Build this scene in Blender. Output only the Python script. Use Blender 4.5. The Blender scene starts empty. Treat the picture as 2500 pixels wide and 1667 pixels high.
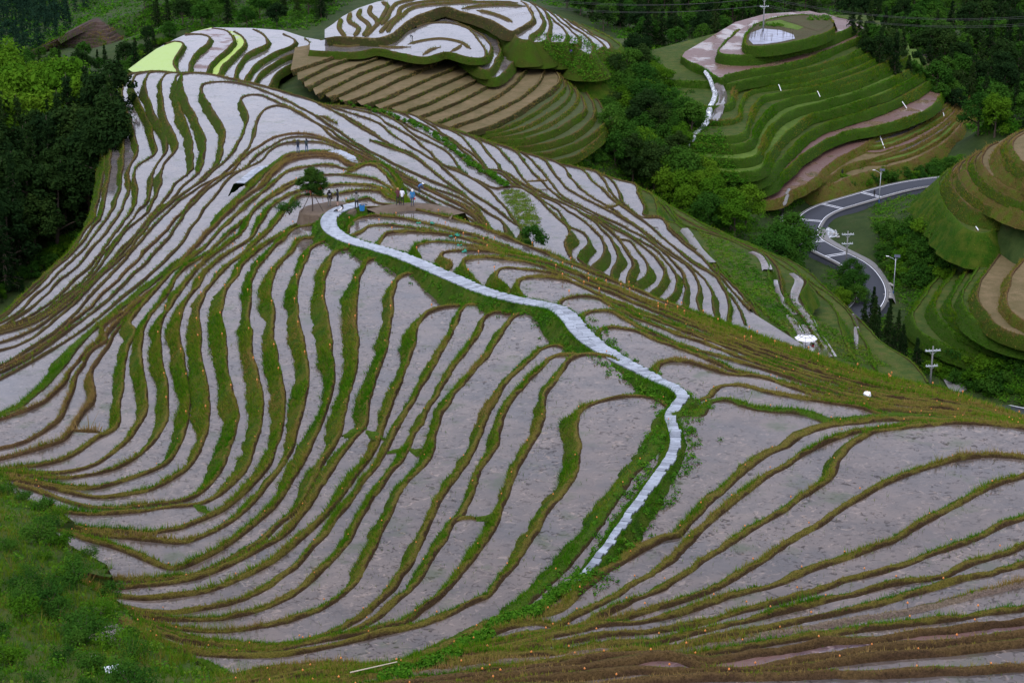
import bpy, bmesh, math, random
import numpy as np
from mathutils import Vector, Matrix, noise
rad = math.radians
SC = bpy.context.scene
COL = SC.collection
rng = np.random.default_rng(7)
random.seed(7)

# ---------------------------------------------------------------- camera
CAMZ, FPX, PITCH = 140.0, 4500.0, rad(20.0)
cam_d = bpy.data.cameras.new('camera'); cam = bpy.data.objects.new('camera', cam_d); COL.objects.link(cam)
cam.location = (0, 0, CAMZ); cam.rotation_euler = (rad(90) - PITCH, 0, 0)
cam_d.sensor_width = 36.0; cam_d.lens = 36.0 * FPX / 2500.0
cam_d.clip_start = 1.0; cam_d.clip_end = 6000.0
SC.camera = cam

# ---------------------------------------------------------------- sky: bright overcast
SUN_EL, SUN_AZ = rad(52), rad(200)
world = bpy.data.worlds.new('World'); SC.world = world; world.use_nodes = True
wn, wl = world.node_tree.nodes, world.node_tree.links
wn.clear()
w_out = wn.new('ShaderNodeOutputWorld'); w_bg = wn.new('ShaderNodeBackground')
w_sky = wn.new('ShaderNodeTexSky'); w_sky.sky_type = 'NISHITA'; w_sky.sun_disc = False
w_sky.sun_elevation = SUN_EL; w_sky.sun_rotation = SUN_AZ
w_sky.air_density = 1.0; w_sky.dust_density = 4.0; w_sky.ozone_density = 1.5
# cloud cover: an even pale layer with soft lighter and darker banks over the blue
w_tc = wn.new('ShaderNodeTexCoord')
w_no = wn.new('ShaderNodeTexNoise'); w_no.inputs['Scale'].default_value = 2.2; w_no.inputs['Detail'].default_value = 5
w_rp = wn.new('ShaderNodeValToRGB')
w_rp.color_ramp.elements[0].position = .25; w_rp.color_ramp.elements[0].color = (6.6, 7.1, 9.2, 1)
w_rp.color_ramp.elements[1].position = .75; w_rp.color_ramp.elements[1].color = (10.4, 10.8, 13.0, 1)
w_mx = wn.new('ShaderNodeMix'); w_mx.data_type = 'RGBA'; w_mx.inputs[0].default_value = 0.86
wl.new(w_tc.outputs['Generated'], w_no.inputs['Vector']); wl.new(w_no.outputs['Fac'], w_rp.inputs['Fac'])
wl.new(w_sky.outputs['Color'], w_mx.inputs[6]); wl.new(w_rp.outputs['Color'], w_mx.inputs[7])
wl.new(w_mx.outputs[2], w_bg.inputs['Color']); w_bg.inputs['Strength'].default_value = 0.15
wl.new(w_bg.outputs['Background'], w_out.inputs['Surface'])
sun_d = bpy.data.lights.new('sun', 'SUN'); sun = bpy.data.objects.new('sun', sun_d); COL.objects.link(sun)
sun_d.energy = 0.9; sun_d.angle = rad(25); sun_d.color = (1.0, 0.96, 0.9)
sun.rotation_euler = (rad(90) - SUN_EL, 0, math.pi - SUN_AZ)
sun.location = (0, 0, 300)

SC.view_settings.view_transform = 'Standard'; SC.view_settings.look = 'None'
SC.view_settings.exposure = 0.26; SC.view_settings.gamma = 1.0
SC.view_settings.use_curve_mapping = False
SC.render.engine = 'CYCLES'
SC.cycles.max_bounces = 6; SC.cycles.diffuse_bounces = 3; SC.cycles.glossy_bounces = 2
SC.cycles.transmission_bounces = 2; SC.cycles.transparent_max_bounces = 4
SC.cycles.caustics_reflective = False; SC.cycles.caustics_refractive = False

_c, _s = math.cos(PITCH), math.sin(PITCH)
def place(px, py, level):
    """sight line (px, py) met with the horizontal plane LEVEL metres above the viewpoint's height"""
    dx = (px - 1250.0) / FPX; dy = (833.5 - py) / FPX
    d = (dx, _c + dy * _s, -_s + dy * _c)
    t = level / d[2]
    return np.array((d[0] * t, d[1] * t, CAMZ + level))

# ---------------------------------------------------------------- small helpers
def structure(o): o['kind'] = 'structure'; return o
def stuff(o): o['kind'] = 'stuff'; return o
def tag(o, label, cat, group=None):
    o['label'] = label; o['category'] = cat
    if group: o['group'] = group
    return o
def link(o, parent=None):
    COL.objects.link(o)
    if parent is not None: o.parent = parent
    return o
def empty(name, loc, rz=0.0, s=1.0):
    o = bpy.data.objects.new(name, None); o.location = loc; o.rotation_euler = (0, 0, rz); o.scale = (s, s, s)
    o.empty_display_size = .2
    return link(o)
def np_mesh(name, verts, faces, mat=None, smooth=False, attr=None):
    """faces: (n,3) or (n,4) integer array"""
    me = bpy.data.meshes.new(name)
    verts = np.asarray(verts, np.float32); faces = np.asarray(faces, np.int32)
    k = faces.shape[1]
    me.vertices.add(len(verts)); me.vertices.foreach_set('co', verts.ravel())
    me.loops.add(faces.size); me.loops.foreach_set('vertex_index', faces.ravel())
    me.polygons.add(len(faces)); me.polygons.foreach_set('loop_start', np.arange(0, faces.size, k, dtype=np.int32))
    me.polygons.foreach_set('loop_total', np.full(len(faces), k, np.int32))
    if smooth: me.polygons.foreach_set('use_smooth', np.ones(len(faces), bool))
    if attr is not None:
        for an, av in attr.items():
            a = me.attributes.new(an, 'FLOAT_COLOR', 'POINT')
            c = np.ones((len(verts), 4), np.float32); av = np.asarray(av, np.float32)
            c[:, :av.shape[1]] = av
            a.data.foreach_set('color', c.ravel())
    me.update(calc_edges=True)
    if mat: me.materials.append(mat)
    return me
def mesh_obj(name, verts, faces, mat=None, parent=None, smooth=False, attr=None):
    return link(bpy.data.objects.new(name, np_mesh(name, verts, faces, mat, smooth, attr)), parent)
class MB:
    """collects boxes, tubes and lathes into one mesh"""
    def __init__(s): s.v = []; s.f = []; s.m = []
    def add(s, vs, fs, mi=0):
        b = len(s.v); s.v += [tuple(v) for v in vs]; s.f += [tuple(b + i for i in f) for f in fs]; s.m += [mi] * len(fs)
    def box(s, c, d, rz=0.0, mi=0, rx=0.0):
        R = Matrix.Rotation(rz, 3, 'Z') @ Matrix.Rotation(rx, 3, 'X')
        vs = [Vector(c) + R @ Vector((sx * d[0] / 2, sy * d[1] / 2, sz * d[2] / 2)) for sx in (-1, 1) for sy in (-1, 1) for sz in (-1, 1)]
        s.add(vs, [(0, 1, 3, 2), (4, 6, 7, 5), (0, 4, 5, 1), (2, 3, 7, 6), (0, 2, 6, 4), (1, 5, 7, 3)], mi)
    def tube(s, pts, r, n=8, mi=0):
        pts = [Vector(p) for p in pts]
        rs = r if isinstance(r, (list, tuple)) else [r] * len(pts)
        vs = []
        for i, p in enumerate(pts):
            d = (pts[min(i + 1, len(pts) - 1)] - pts[max(i - 1, 0)]).normalized()
            a = d.orthogonal().normalized() if abs(d.z) < .999 else Vector((1, 0, 0))
            if abs(d.z) < .9: a = d.cross(Vector((0, 0, 1))).normalized()
            else: a = d.cross(Vector((0, 1, 0))).normalized()
            b = d.cross(a)
            vs += [p + (a * math.cos(t) + b * math.sin(t)) * rs[i] for t in [2 * math.pi * k / n for k in range(n)]]
        fs = [(i * n + k, i * n + (k + 1) % n, (i + 1) * n + (k + 1) % n, (i + 1) * n + k) for i in range(len(pts) - 1) for k in range(n)]
        fs += [tuple(range(n))[::-1], tuple((len(pts) - 1) * n + k for k in range(n))]
        s.add(vs, fs, mi)
    def lathe(s, prof, n=12, c=(0, 0, 0), mi=0):
        vs = [(c[0] + r * math.cos(2 * math.pi * k / n), c[1] + r * math.sin(2 * math.pi * k / n), c[2] + z) for r, z in prof for k in range(n)]
        fs = [(i * n + k, i * n + (k + 1) % n, (i + 1) * n + (k + 1) % n, (i + 1) * n + k) for i in range(len(prof) - 1) for k in range(n)]
        fs += [tuple(range(n))[::-1], tuple((len(prof) - 1) * n + k for k in range(n))]
        s.add(vs, fs, mi)
    def mesh(s, name, mats, smooth=False):
        me = bpy.data.meshes.new(name); me.from_pydata(s.v, [], s.f)
        for m in (mats if isinstance(mats, (list, tuple)) else [mats]): me.materials.append(m)
        me.polygons.foreach_set('material_index', s.m)
        if smooth: me.polygons.foreach_set('use_smooth', [True] * len(s.f))
        me.update(); return me
    def build(s, name, mats, parent=None, smooth=False):
        return link(bpy.data.objects.new(name, s.mesh(name, mats, smooth)), parent)

# ---------------------------------------------------------------- materials
class NT:
    def __init__(s, name):
        s.m = bpy.data.materials.new(name); s.m.use_nodes = True
        s.t = s.m.node_tree; s.n = s.t.nodes; s.n.clear()
        s.out = s.n.new('ShaderNodeOutputMaterial')
    def new(s, t, **kw):
        nd = s.n.new(t)
        for k, v in kw.items():
            if k in nd.inputs: s.put(nd.inputs[k], v)
            else: setattr(nd, k, v)
        return nd
    def put(s, inp, v):
        if isinstance(v, bpy.types.NodeSocket): s.t.links.new(v, inp)
        elif hasattr(inp.default_value, '__len__') and not hasattr(v, '__len__'): inp.default_value = (v, v, v)
        elif hasattr(inp.default_value, '__len__') and len(inp.default_value) == 4 and len(v) == 3: inp.default_value = (*v, 1)
        else: inp.default_value = v
    def pos(s): return s.new('ShaderNodeNewGeometry').outputs['Position']
    def obj(s): return s.new('ShaderNodeTexCoord').outputs['Object']
    def rnd(s): return s.new('ShaderNodeObjectInfo').outputs['Random']
    def scale(s, v, sc):
        nd = s.new('ShaderNodeVectorMath', operation='MULTIPLY'); s.put(nd.inputs[0], v); s.put(nd.inputs[1], sc); return nd.outputs[0]
    def noise(s, v, sc, det=4, rough=.55, dist=0.0):
        nd = s.new('ShaderNodeTexNoise'); s.put(nd.inputs['Vector'], v)
        nd.inputs['Scale'].default_value = sc; nd.inputs['Detail'].default_value = det; nd.inputs['Roughness'].default_value = rough
        nd.inputs['Distortion'].default_value = dist
        return nd.outputs['Fac']
    def ramp(s, f, stops):
        nd = s.new('ShaderNodeValToRGB'); s.put(nd.inputs['Fac'], f); e = nd.color_ramp.elements
        for i, (p, c) in enumerate(stops):
            el = e[i] if i < 2 else e.new(p)
            el.position = p; el.color = (c, c, c, 1) if not hasattr(c, '__len__') else (*c, 1)
        return nd.outputs['Color']
    def mix(s, f, a, b, mode='MIX'):
        nd = s.new('ShaderNodeMix', data_type='RGBA', blend_type=mode)
        s.put(nd.inputs[0], f); s.put(nd.inputs[6], a); s.put(nd.inputs[7], b); return nd.outputs[2]
    def math(s, op, a, b=0.0):
        nd = s.new('ShaderNodeMath', operation=op); s.put(nd.inputs[0], a); s.put(nd.inputs[1], b); return nd.outputs[0]
    def attr(s, name):
        return s.new('ShaderNodeAttribute', attribute_name=name).outputs['Color']
    def bsdf(s, col, rough=.8, bump=None, bstr=.3, bdist=.1, **kw):
        b = s.new('ShaderNodeBsdfPrincipled'); s.put(b.inputs['Base Color'], col); s.put(b.inputs['Roughness'], rough)
        for k, v in kw.items(): s.put(b.inputs[k.replace('_', ' ')], v)
        if bump is not None:
            bp = s.new('ShaderNodeBump'); s.put(bp.inputs['Height'], bump); bp.inputs['Strength'].default_value = bstr
            bp.inputs['Distance'].default_value = bdist; s.t.links.new(bp.outputs['Normal'], b.inputs['Normal'])
        s.t.links.new(b.outputs['BSDF'], s.out.inputs['Surface']); return b
def plain(name, col, rough=.7, var=.25, sc=6.0, metal=0.0, spec=None):
    t = NT(name); p = t.obj()
    n = t.noise(p, sc, 5)
    c = t.mix(n, [x * (1 - var) for x in col], [min(1, x * (1 + var)) for x in col])
    kw = {'Metallic': metal}
    if spec is not None: kw['Specular IOR Level'] = spec
    b = t.bsdf(c, rough, bump=n, bstr=.15, bdist=.02)
    b.inputs['Metallic'].default_value = metal
    if spec is not None: b.inputs['Specular IOR Level'].default_value = spec
    return t.m

def m_water(name, mud_a, mud_b, dark, flecks=1.0, algae=0.0, algae_col=(.30, .42, .06), shore=0.0, exposed=0.0):
    """shallow muddy paddy water: silt bed seen through a thin still film"""
    t = NT(name); p = t.pos(); r = t.rnd()
    off = t.new('ShaderNodeVectorMath', operation='MULTIPLY_ADD')
    t.put(off.inputs[0], r); off.inputs[1].default_value = (37, 51, 0); t.put(off.inputs[2], p)
    q = off.outputs[0]
    big = t.noise(q, .09, 3); mid = t.noise(q, .55, 5, .6)
    base = t.mix(t.ramp(big, [(.3, 0.0), (.7, 1.0)]), mud_a, mud_b)
    base = t.mix(t.math('MULTIPLY', t.ramp(mid, [(.40, 0.0), (.68, 1.0)]), .75), base, dark)
    base = t.mix(t.math('MULTIPLY', t.ramp(t.noise(q, .16, 4, .6), [(.5, 0.0), (.68, 1.0)]), .5), base, (dark[0] * 1.3, dark[1] * 1.5, dark[2] * 1.7))
    # hoof and hoe marks: small dashes of churned silt
    st = t.noise(t.scale(q, (1.0, 1.25, 1)), 2.3, 4, .62, 1.4)
    dens = t.ramp(t.noise(q, .22, 3), [(.28, .15), (.55, 1.0)])
    fl = t.math('MULTIPLY', t.ramp(st, [(.55, 0.0), (.63, 1.0)]), dens)
    base = t.mix(t.math('MULTIPLY', fl, .7 * flecks), base, [x * .5 for x in dark])
    lt = t.math('MULTIPLY', t.ramp(t.noise(t.scale(q, (1.1, 1.3, 1)), 1.7, 5, .65, 1.2), [(.56, 0.0), (.68, 1.0)]), dens)
    base = t.mix(t.math('MULTIPLY', lt, .8 * flecks), base, [min(1, x * 1.9) for x in mud_b])
    # olive film of algae in patches
    al = t.math('MULTIPLY', t.ramp(t.noise(q, .35, 5, .6), [(.57, 0.0), (.68, 1.0)]), .7)
    base = t.mix(al, base, (.055, .068, .034))
    rough = t.math('ADD', t.math('MULTIPLY', fl, .18), t.math('ADD', t.math('MULTIPLY', mid, .05), .015))
    if algae > 0:
        ag = t.ramp(t.noise(q, .12, 5, .62), [(1 - algae - .06, 0.0), (1 - algae + .06, 1.0)])
        base = t.mix(ag, base, algae_col); rough = t.math('ADD', rough, t.math('MULTIPLY', ag, .5))
    if exposed > 0:
        ex = t.ramp(t.noise(q, .16, 4, .55), [(1 - exposed - .05, 0.0), (1 - exposed + .05, 1.0)])
        base = t.mix(ex, base, (.115, .062, .05)); rough = t.math('ADD', rough, t.math('MULTIPLY', ex, .42))
    bump = t.math('ADD', t.math('MULTIPLY', st, .6), t.noise(q, 5.0, 3))
    b = t.bsdf(base, rough, bump=bump, bstr=.045, bdist=.05)
    b.inputs['IOR'].default_value = 1.33
    # clods and scum break the film, so they do not mirror the sky
    sp = t.math('SUBTRACT', .5, t.math('MULTIPLY', fl, .42 * min(1, flecks + .1)))
    sp = t.math('SUBTRACT', sp, t.math('MULTIPLY', al, .28))
    sp = t.math('SUBTRACT', sp, t.math('MULTIPLY', t.math('MULTIPLY', lt, dens), .25 * flecks))
    sp = t.math('MAXIMUM', sp, .04)
    t.put(b.inputs['Specular IOR Level'], sp)
    return t.m
M = {}
M['water'] = m_water('paddy_water', (.088, .064, .052), (.125, .096, .078), (.042, .036, .033))
M['water_far'] = m_water('paddy_water_far', (.10, .084, .074), (.14, .12, .11), (.055, .05, .05), flecks=.55)
M['water_purple'] = m_water('paddy_water_silt', (.10, .062, .068), (.15, .11, .105), (.06, .04, .05), exposed=.45)
M['water_algae'] = m_water('duckweed_water', (.18, .17, .12), (.22, .2, .15), (.1, .1, .06), algae=.62, flecks=.4)
M['water_duck'] = m_water('duckweed_full', (.13, .18, .05), (.17, .22, .07), (.1, .14, .04), algae=.66, algae_col=(.30, .41, .11), flecks=.5)

def m_bank(name, soil_a, soil_b, crest_a, crest_b, grass_a, grass_b, grass_c):
    """terrace bank: wet mud foot, short dry grass on the crest, rank grass on the face (attribute mixc.r runs across)"""
    t = NT(name); p = t.pos(); a = t.attr('mixc')
    sep = t.new('ShaderNodeSeparateColor'); t.put(sep.inputs[0], a)
    n1 = t.noise(p, 3.2, 6, .65); n2 = t.noise(p, .45, 4); n3 = t.noise(p, 12.0, 4, .75); n4 = t.noise(p, 1.3, 4, .6)
    soil = t.mix(n1, soil_a, soil_b)
    crest = t.mix(n4, crest_a, crest_b)
    gr = t.mix(t.ramp(n1, [(.35, 0.0), (.65, 1.0)]), grass_a, grass_b)
    gr = t.mix(t.ramp(n2, [(.42, 0.0), (.66, 1.0)]), gr, grass_c)
    f = t.math('ADD', sep.outputs[0], t.math('MULTIPLY', t.math('SUBTRACT', n4, .5), .55))
    f = t.math('ADD', f, t.math('MULTIPLY', t.math('SUBTRACT', n2, .5), .8))
    col = t.mix(t.ramp(f, [(.14, 0.0), (.30, 1.0)]), soil, crest)
    col = t.mix(t.ramp(f, [(.50, 0.0), (.74, 1.0)]), col, gr)
    col = t.mix(t.ramp(n3, [(.40, 0.0), (.78, .9)]), col, (.008, .008, .003))  # near-black speckle paints shade into the gaps between grass tufts
    t.bsdf(col, .95, bump=t.math('ADD', n1, t.math('MULTIPLY', n3, .8)), bstr=1.0, bdist=.16).inputs['Specular IOR Level'].default_value = .04
    return t.m
M['bank'] = m_bank('bank_green', (.04, .024, .012), (.09, .056, .028), (.19, .135, .034), (.12, .12, .018), (.028, .07, .004), (.055, .105, .006), (.10, .105, .012))
M['bank_brown'] = m_bank('bank_brown', (.05, .028, .016), (.11, .066, .034), (.15, .092, .036), (.11, .07, .030), (.10, .095, .018), (.12, .082, .026), (.085, .12, .012))
M['bank_pale'] = m_bank('bank_pale', (.16, .115, .09), (.24, .18, .145), (.26, .20, .15), (.20, .15, .10), (.09, .085, .04), (.14, .11, .06), (.07, .09, .02))
M['bank_far'] = m_bank('bank_far', (.05, .034, .02), (.09, .060, .036), (.125, .085, .036), (.085, .07, .02), (.035, .058, .007), (.062, .075, .010), (.042, .085, .006))
M['bank_weedy'] = m_bank('bank_weedy', (.04, .03, .014), (.08, .055, .024), (.07, .12, .012), (.06, .13, .01), (.02, .065, .004), (.04, .10, .006), (.08, .11, .012))
M['bank_dry'] = m_bank('bank_dry', (.05, .035, .02), (.09, .06, .03), (.22, .15, .07), (.15, .12, .05), (.025, .032, .008), (.045, .05, .012), (.06, .04, .018))
M['bank_lush'] = m_bank('bank_lush', (.03, .028, .010), (.06, .05, .018), (.075, .15, .012), (.05, .11, .008), (.022, .06, .005), (.045, .095, .008), (.04, .075, .008))

def m_grass(name, cols, trans=.25):
    """blade material: attribute tint.r chooses along the colour list"""
    t = NT(name); a = t.attr('tint'); sep = t.new('ShaderNodeSeparateColor'); t.put(sep.inputs[0], a)
    c = t.ramp(sep.outputs[0], [(i / (len(cols) - 1), c) for i, c in enumerate(cols)])
    d = t.new('ShaderNodeBsdfDiffuse'); t.put(d.inputs['Color'], c)
    tr = t.new('ShaderNodeBsdfTranslucent'); t.put(tr.inputs['Color'], c)
    mx = t.new('ShaderNodeMixShader'); mx.inputs[0].default_value = trans
    t.t.links.new(d.outputs[0], mx.inputs[1]); t.t.links.new(tr.outputs[0], mx.inputs[2])
    t.t.links.new(mx.outputs[0], t.out.inputs['Surface'])
    return t.m
M['grass'] = m_grass('grass_blades', [(.034, .125, .004), (.07, .165, .006), (.12, .165, .012), (.185, .15, .028), (.23, .15, .055)])
# ---------------------------------------------------------------- survey of the terraces
# Every terrace edge was surveyed as sight lines from the viewpoint plus its level; place() turns
# a sight line and a level into a point of the hillside.
def _crop(x0, y0, s):
    return lambda *p: [(x0 + p[i] / s, y0 + p[i + 1] / s) for i in range(0, len(p), 2)]
A = _crop(0, 0, 2.751); B = _crop(800, 0, 2.751); C = _crop(1650, 0, 2.751)
D = _crop(0, 550, 2.751); E = _crop(800, 550, 2.751); F = _crop(1650, 550, 2.751)
G = _crop(0, 1097, 2.751); H = _crop(800, 1097, 2.751); I = _crop(1650, 1097, 2.751)
J = _crop(0, 800, 1.96); K = _crop(600, 500, 1.96)
X = _crop(0, 400, 2.6133); Y = _crop(250, 150, 2.6133); O = _crop(900, 250, 2.6133)
S = lambda *p: list(p)

# right-hand ends of the near spur: all edges run together along the shoulder
def tail(w):
    sil = [(1850, 822), (2000, 872), (2150, 920), (2300, 955), (2420, 995), (2520, 1036), (2640, 1085)]
    low = [(1850, 960), (2000, 1008), (2150, 1034), (2300, 1036), (2420, 1040), (2520, 1052), (2640, 1092)]
    return [(a[0], a[1] + (b[1] - a[1]) * w) for a, b in zip(sil, low)]

def rev(l): return l[::-1]

NEAR = []      # (level, left-to-right sight lines, riser width, drop, style)
def near(z, pts, rw=0.55, drop=0.75, st='g', bw=0.22):
    NEAR.append((z, pts, rw, drop, st, bw))

# --- foreground fan (highest)
near(-30.5, S((900,1720),(1200,1690),(1500,1672)) + I(0,1562,300,1552,800,1542,1200,1532,1700,1520,2100,1502,2338,1490) + S((2600,1632)), st='b', bw=.28)
near(-30.85, S((860,1715),(1150,1683),(1400,1660)) + I(-250,1510,200,1525,600,1510,900,1472,1300,1425,1700,1390,2100,1350,2338,1328) + S((2600,1570)), st='b', bw=.28)
near(-31.2, S((820,1712),(1100,1678),(1330,1652)) + H(2000,1450,2200,1410) + I(0,1420,150,1475,350,1505,600,1490,900,1435,1200,1390,1500,1350,1800,1325,2100,1290,2338,1262) + S((2600,1545)), st='b', bw=.3)
near(-31.55, S((780,1708),(1050,1672),(1290,1645)) + H(1800,1430,2150,1400) + I(200,1440,600,1385,1000,1320,1400,1285,1700,1240,2000,1210,2338,1165) + S((2600,1512)), st='b')
near(-31.9, S((740,1704),(1000,1668),(1240,1638)) + H(1600,1430,1950,1400) + I(100,1415,500,1330,900,1270,1200,1235,1500,1190,1900,1140,2338,1080) + S((2600,1478)), st='g')
near(-32.3, S((700,1700),(960,1662),(1200,1628)) + H(1500,1410,1800,1390,2100,1375) + I(0,1372,400,1290,800,1230,1100,1180,1500,1110,1800,1055,2100,975,2338,915) + S((2600,1410)), st='p')
near(-32.8, S((660,1696),(920,1656),(1150,1615)) + H(1350,1395,1700,1385,2000,1360) + I(0,1342,300,1262,700,1190,1100,1110,1400,1040,1700,952,2000,870,2338,788) + S((2600,1362)))
near(-33.4, S((620,1692),(880,1650),(1100,1605)) + H(1200,1385,1600,1365,1950,1320) + I(0,1282,300,1195,700,1110,1100,1012,1500,912,1800,848,2100,742,2338,658) + S((2600,1308)))
near(-34.0, S((580,1688),(840,1644)) + H(800,1480,1200,1375,1600,1300,1950,1245) + I(0,1210,500,1080,900,970,1200,875,1500,798,1750,702,2000,610,2338,470) + S((2600,1245)))
near(-34.6, S((540,1684),(800,1640)) + H(700,1470,1100,1365,1500,1260,1800,1200,2100,1160) + I(0,1122,300,1022,700,905,1050,772,1400,648,1600,540,1850,402,2100,272,2338,188) + S((2600,1148)))
near(-35.3, S((500,1682),(780,1632)) + H(600,1470,1000,1345,1400,1270,1700,1225,2000,1140) + I(0,1040,300,928,600,748,780,622,1000,490,1250,322,1500,200,1750,112,2000,58,2200,52,2338,66) + S((2600,1140)))
near(-36.0, S((470,1680),(760,1626)) + H(500,1480,900,1340,1300,1255,1530,1225,1750,1180,2100,1005) + I(0,882,220,738,480,570,750,398,950,262,1070,160,1150,60) + F(1100,1568,1200,1470,1330,1400,1500,1370,1700,1345,2000,1332,2200,1350,2338,1370) + S((2620,1092)))
near(-36.6, H(-900,1600,0,1585,300,1545,520,1480,760,1400,1000,1295,1250,1200,1400,1175,1530,1195,1650,1140,1800,1060,2000,950,2200,830) + I(0,740,150,580,370,380,560,230,860,40) + F(830,1562,1000,1470,1150,1410,1340,1380,1500,1352) + tail(1.0)[3:])
near(-37.2, H(-900,1590,0,1570,300,1520,500,1455,740,1360,1000,1240,1250,1150,1540,1100,1700,980,1850,850,2050,725,2270,600) + I(0,590,150,440,350,258,560,90) + F(600,1568,750,1480,900,1400,1050,1352,1250,1330) + tail(.94)[2:], bw=.4)
# --- path field and the paired hooks (left of the paved path / right of it)
fanL = lambda *p: H(*p)
near(-37.8, G(900,1350,1130,1395,1400,1480) + H(-700,1570,0,1545,300,1500,450,1470,700,1385,1000,1240,1300,1080,1500,905,1650,750,1800,560,1950,330,2120,110) + K(1960,1200,2020,1110) + K(2080,1010,2190,1010,2260,940,2340,935) + F(250,1195,330,1180,420,1210,520,1240,640,1255,780,1262,900,1290,1020,1332) + tail(.88)[2:], rw=.9, st='w', bw=.4)
near(-38.5, G(830,1190,900,1240,1000,1290,1150,1345,1400,1385,1700,1395,1950,1375,2200,1330) + J(2000,1430,2150,1380,2250,1330,2352,1270) + K(1390,1568,1440,1480,1500,1400,1560,1330,1590,1240,1600,1150,1590,1050,1600,990,1660,960,1760,930,1880,918,1960,930,2030,975,2070,1000) + F(160,1180,240,1150,280,1110,330,1082,450,1082,600,1120,800,1160,1000,1192,1200,1222) + tail(.80)[2:], rw=.8)
near(-39.2, G(800,1165,950,1255,1100,1310,1300,1355,1500,1372,1700,1370,1950,1340,2150,1290) + J(1820,1450,1950,1410,2040,1350,2120,1280,2200,1190,2280,1080,2352,990) + K(1240,1420,1280,1330,1310,1250,1350,1180,1400,1100,1430,1020,1430,940,1470,870,1520,790,1570,735,1640,718,1720,728,1780,770,1840,840,1900,890,1990,880) + K(1975,830,1970,790,1990,762,2060,750,2160,770,2300,812) + tail(.72), rw=.6)
near(-39.9, G(850,1165,1000,1225,1150,1270,1300,1305,1500,1330,1700,1345,1900,1335,2100,1300) + J(1700,1450,1800,1400,1900,1310,2000,1220,2060,1120,2130,1010,2180,930,2225,900,2235,860,2262,800,2300,690) + K(1200,1160,1220,1080,1240,1000,1280,930,1350,850,1420,780,1490,728,1560,725,1680,740) + K(1760,745,1700,650,1705,603,1760,590,1850,605,1960,650,2100,702,2250,762,2352,802) + tail(.64)[1:], rw=.5)
near(-40.6, G(880,1160,1000,1190,1150,1240,1300,1280,1500,1312,1700,1326,1900,1320,2100,1288) + J(1720,1400,1820,1320,1900,1230,1980,1110,2030,1000,2080,900,2130,800,2210,680,2290,540,2352,390) + K(1230,880,1300,800,1370,740,1420,692,1480,675,1540,690,1600,690) + K(1650,610,1610,560,1640,517,1720,510,1800,545,1880,588,2000,648) + tail(.56)[0:], rw=.6)
near(-41.4, J(620,1405,760,1430,900,1450,1050,1455,1200,1445,1350,1415,1480,1370,1600,1310,1690,1240,1740,1160,1790,1060,1830,970,1880,880,1920,780,2000,690,2070,600,2090,500,2130,400,2200,290,2280,200,2352,110) + K(1200,660,1270,560,1330,520,1400,525,1440,570,1500,560) + K(1510,482,1530,455,1600,443,1680,450,1750,490,1850,538) + tail(.48), rw=.65)
near(-42.1, J(580,1362,720,1395,850,1405,1000,1400,1150,1380,1280,1340,1400,1280,1500,1210,1600,1110,1670,1030,1720,930,1780,830,1850,730,1920,640,1960,570,2010,470,2080,350,2150,230,2220,130,2300,20) + K(1150,540,1200,518,1260,528,1330,500) + K(1340,470,1308,390,1322,360,1400,348,1500,360,1600,390,1680,430,1800,490) + tail(.40), rw=.6)
near(-42.8, J(540,1335,720,1368,850,1365,1000,1345,1150,1310,1280,1250,1380,1180,1480,1080,1570,980,1650,870,1720,770,1800,670,1850,600,1890,510,1940,420,2000,320,2060,220,2120,110,2180,0) + K(1030,520,1060,480,1140,488,1190,510,1250,460) + K(1210,420,1260,400,1200,340,1230,305,1330,310,1450,330,1560,375,1700,440) + tail(.34), rw=.6)
near(-43.6, J(350,1195,400,1240,480,1275,600,1295,720,1300,850,1290,980,1270,1120,1220,1260,1150,1380,1070,1480,980,1580,880,1650,790,1720,690,1780,610,1820,530,1850,450,1880,350,1930,230,1975,120,2000,0) + K(830,570,880,520,950,495,1030,485,1090,440) + K(1130,400,1085,350,1048,290,1060,265,1130,254,1250,265,1350,278,1450,312,1560,352) + tail(.28), rw=.8)
near(-44.4, J(400,1235,540,1255,640,1245,800,1230,950,1200,1060,1160,1180,1100,1290,1040,1390,970,1460,880,1520,790,1580,700,1640,600,1700,530,1755,465,1770,350,1800,250,1845,120,1865,0) + K(705,520,710,430,735,355,780,335,840,350,880,385,930,340) + K(985,290,940,250,960,230,1040,224,1150,226,1280,247,1400,272) + tail(.22), rw=.8)
near(-45.1, J(420,1195,580,1215,700,1213,850,1200,950,1180,1050,1140,1150,1090,1250,1030,1330,960,1420,880,1480,790,1530,690,1580,610,1630,520,1650,420,1670,320,1705,200,1715,100,1710,0) + K(530,500,535,400,560,320,595,268,640,265,690,290,740,300) + K(840,262,815,210,840,190,920,180,1050,195,1180,222) + tail(.17), rw=.9)
near(-45.8, J(200,960,320,985,430,1020,560,1060,680,1110,780,1150,850,1160,930,1130,1010,1090,1110,1030,1220,950,1320,860,1380,770,1430,680,1480,590,1525,490,1560,410,1590,320,1600,200,1590,100,1575,0) + K(395,540,375,440,385,340,410,270,450,222,510,218,590,235) + K(700,207,658,165,680,140,760,134,900,140,1050,166,1200,215) + tail(.13), rw=.9)
near(-46.5, J(330,985,470,1000,600,1010,740,1025,860,1035,950,1010,1060,960,1150,900,1220,830,1300,730,1370,640,1410,560,1425,500,1450,400,1470,310,1475,200,1465,100,1440,0) + K(265,600,250,520,245,430,260,340,290,270,330,200,390,175,450,200,500,160) + K(560,178,560,130,590,105,660,99,800,114,950,140,1100,180,1250,226,1400,276) + tail(.10), rw=.9)
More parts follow.
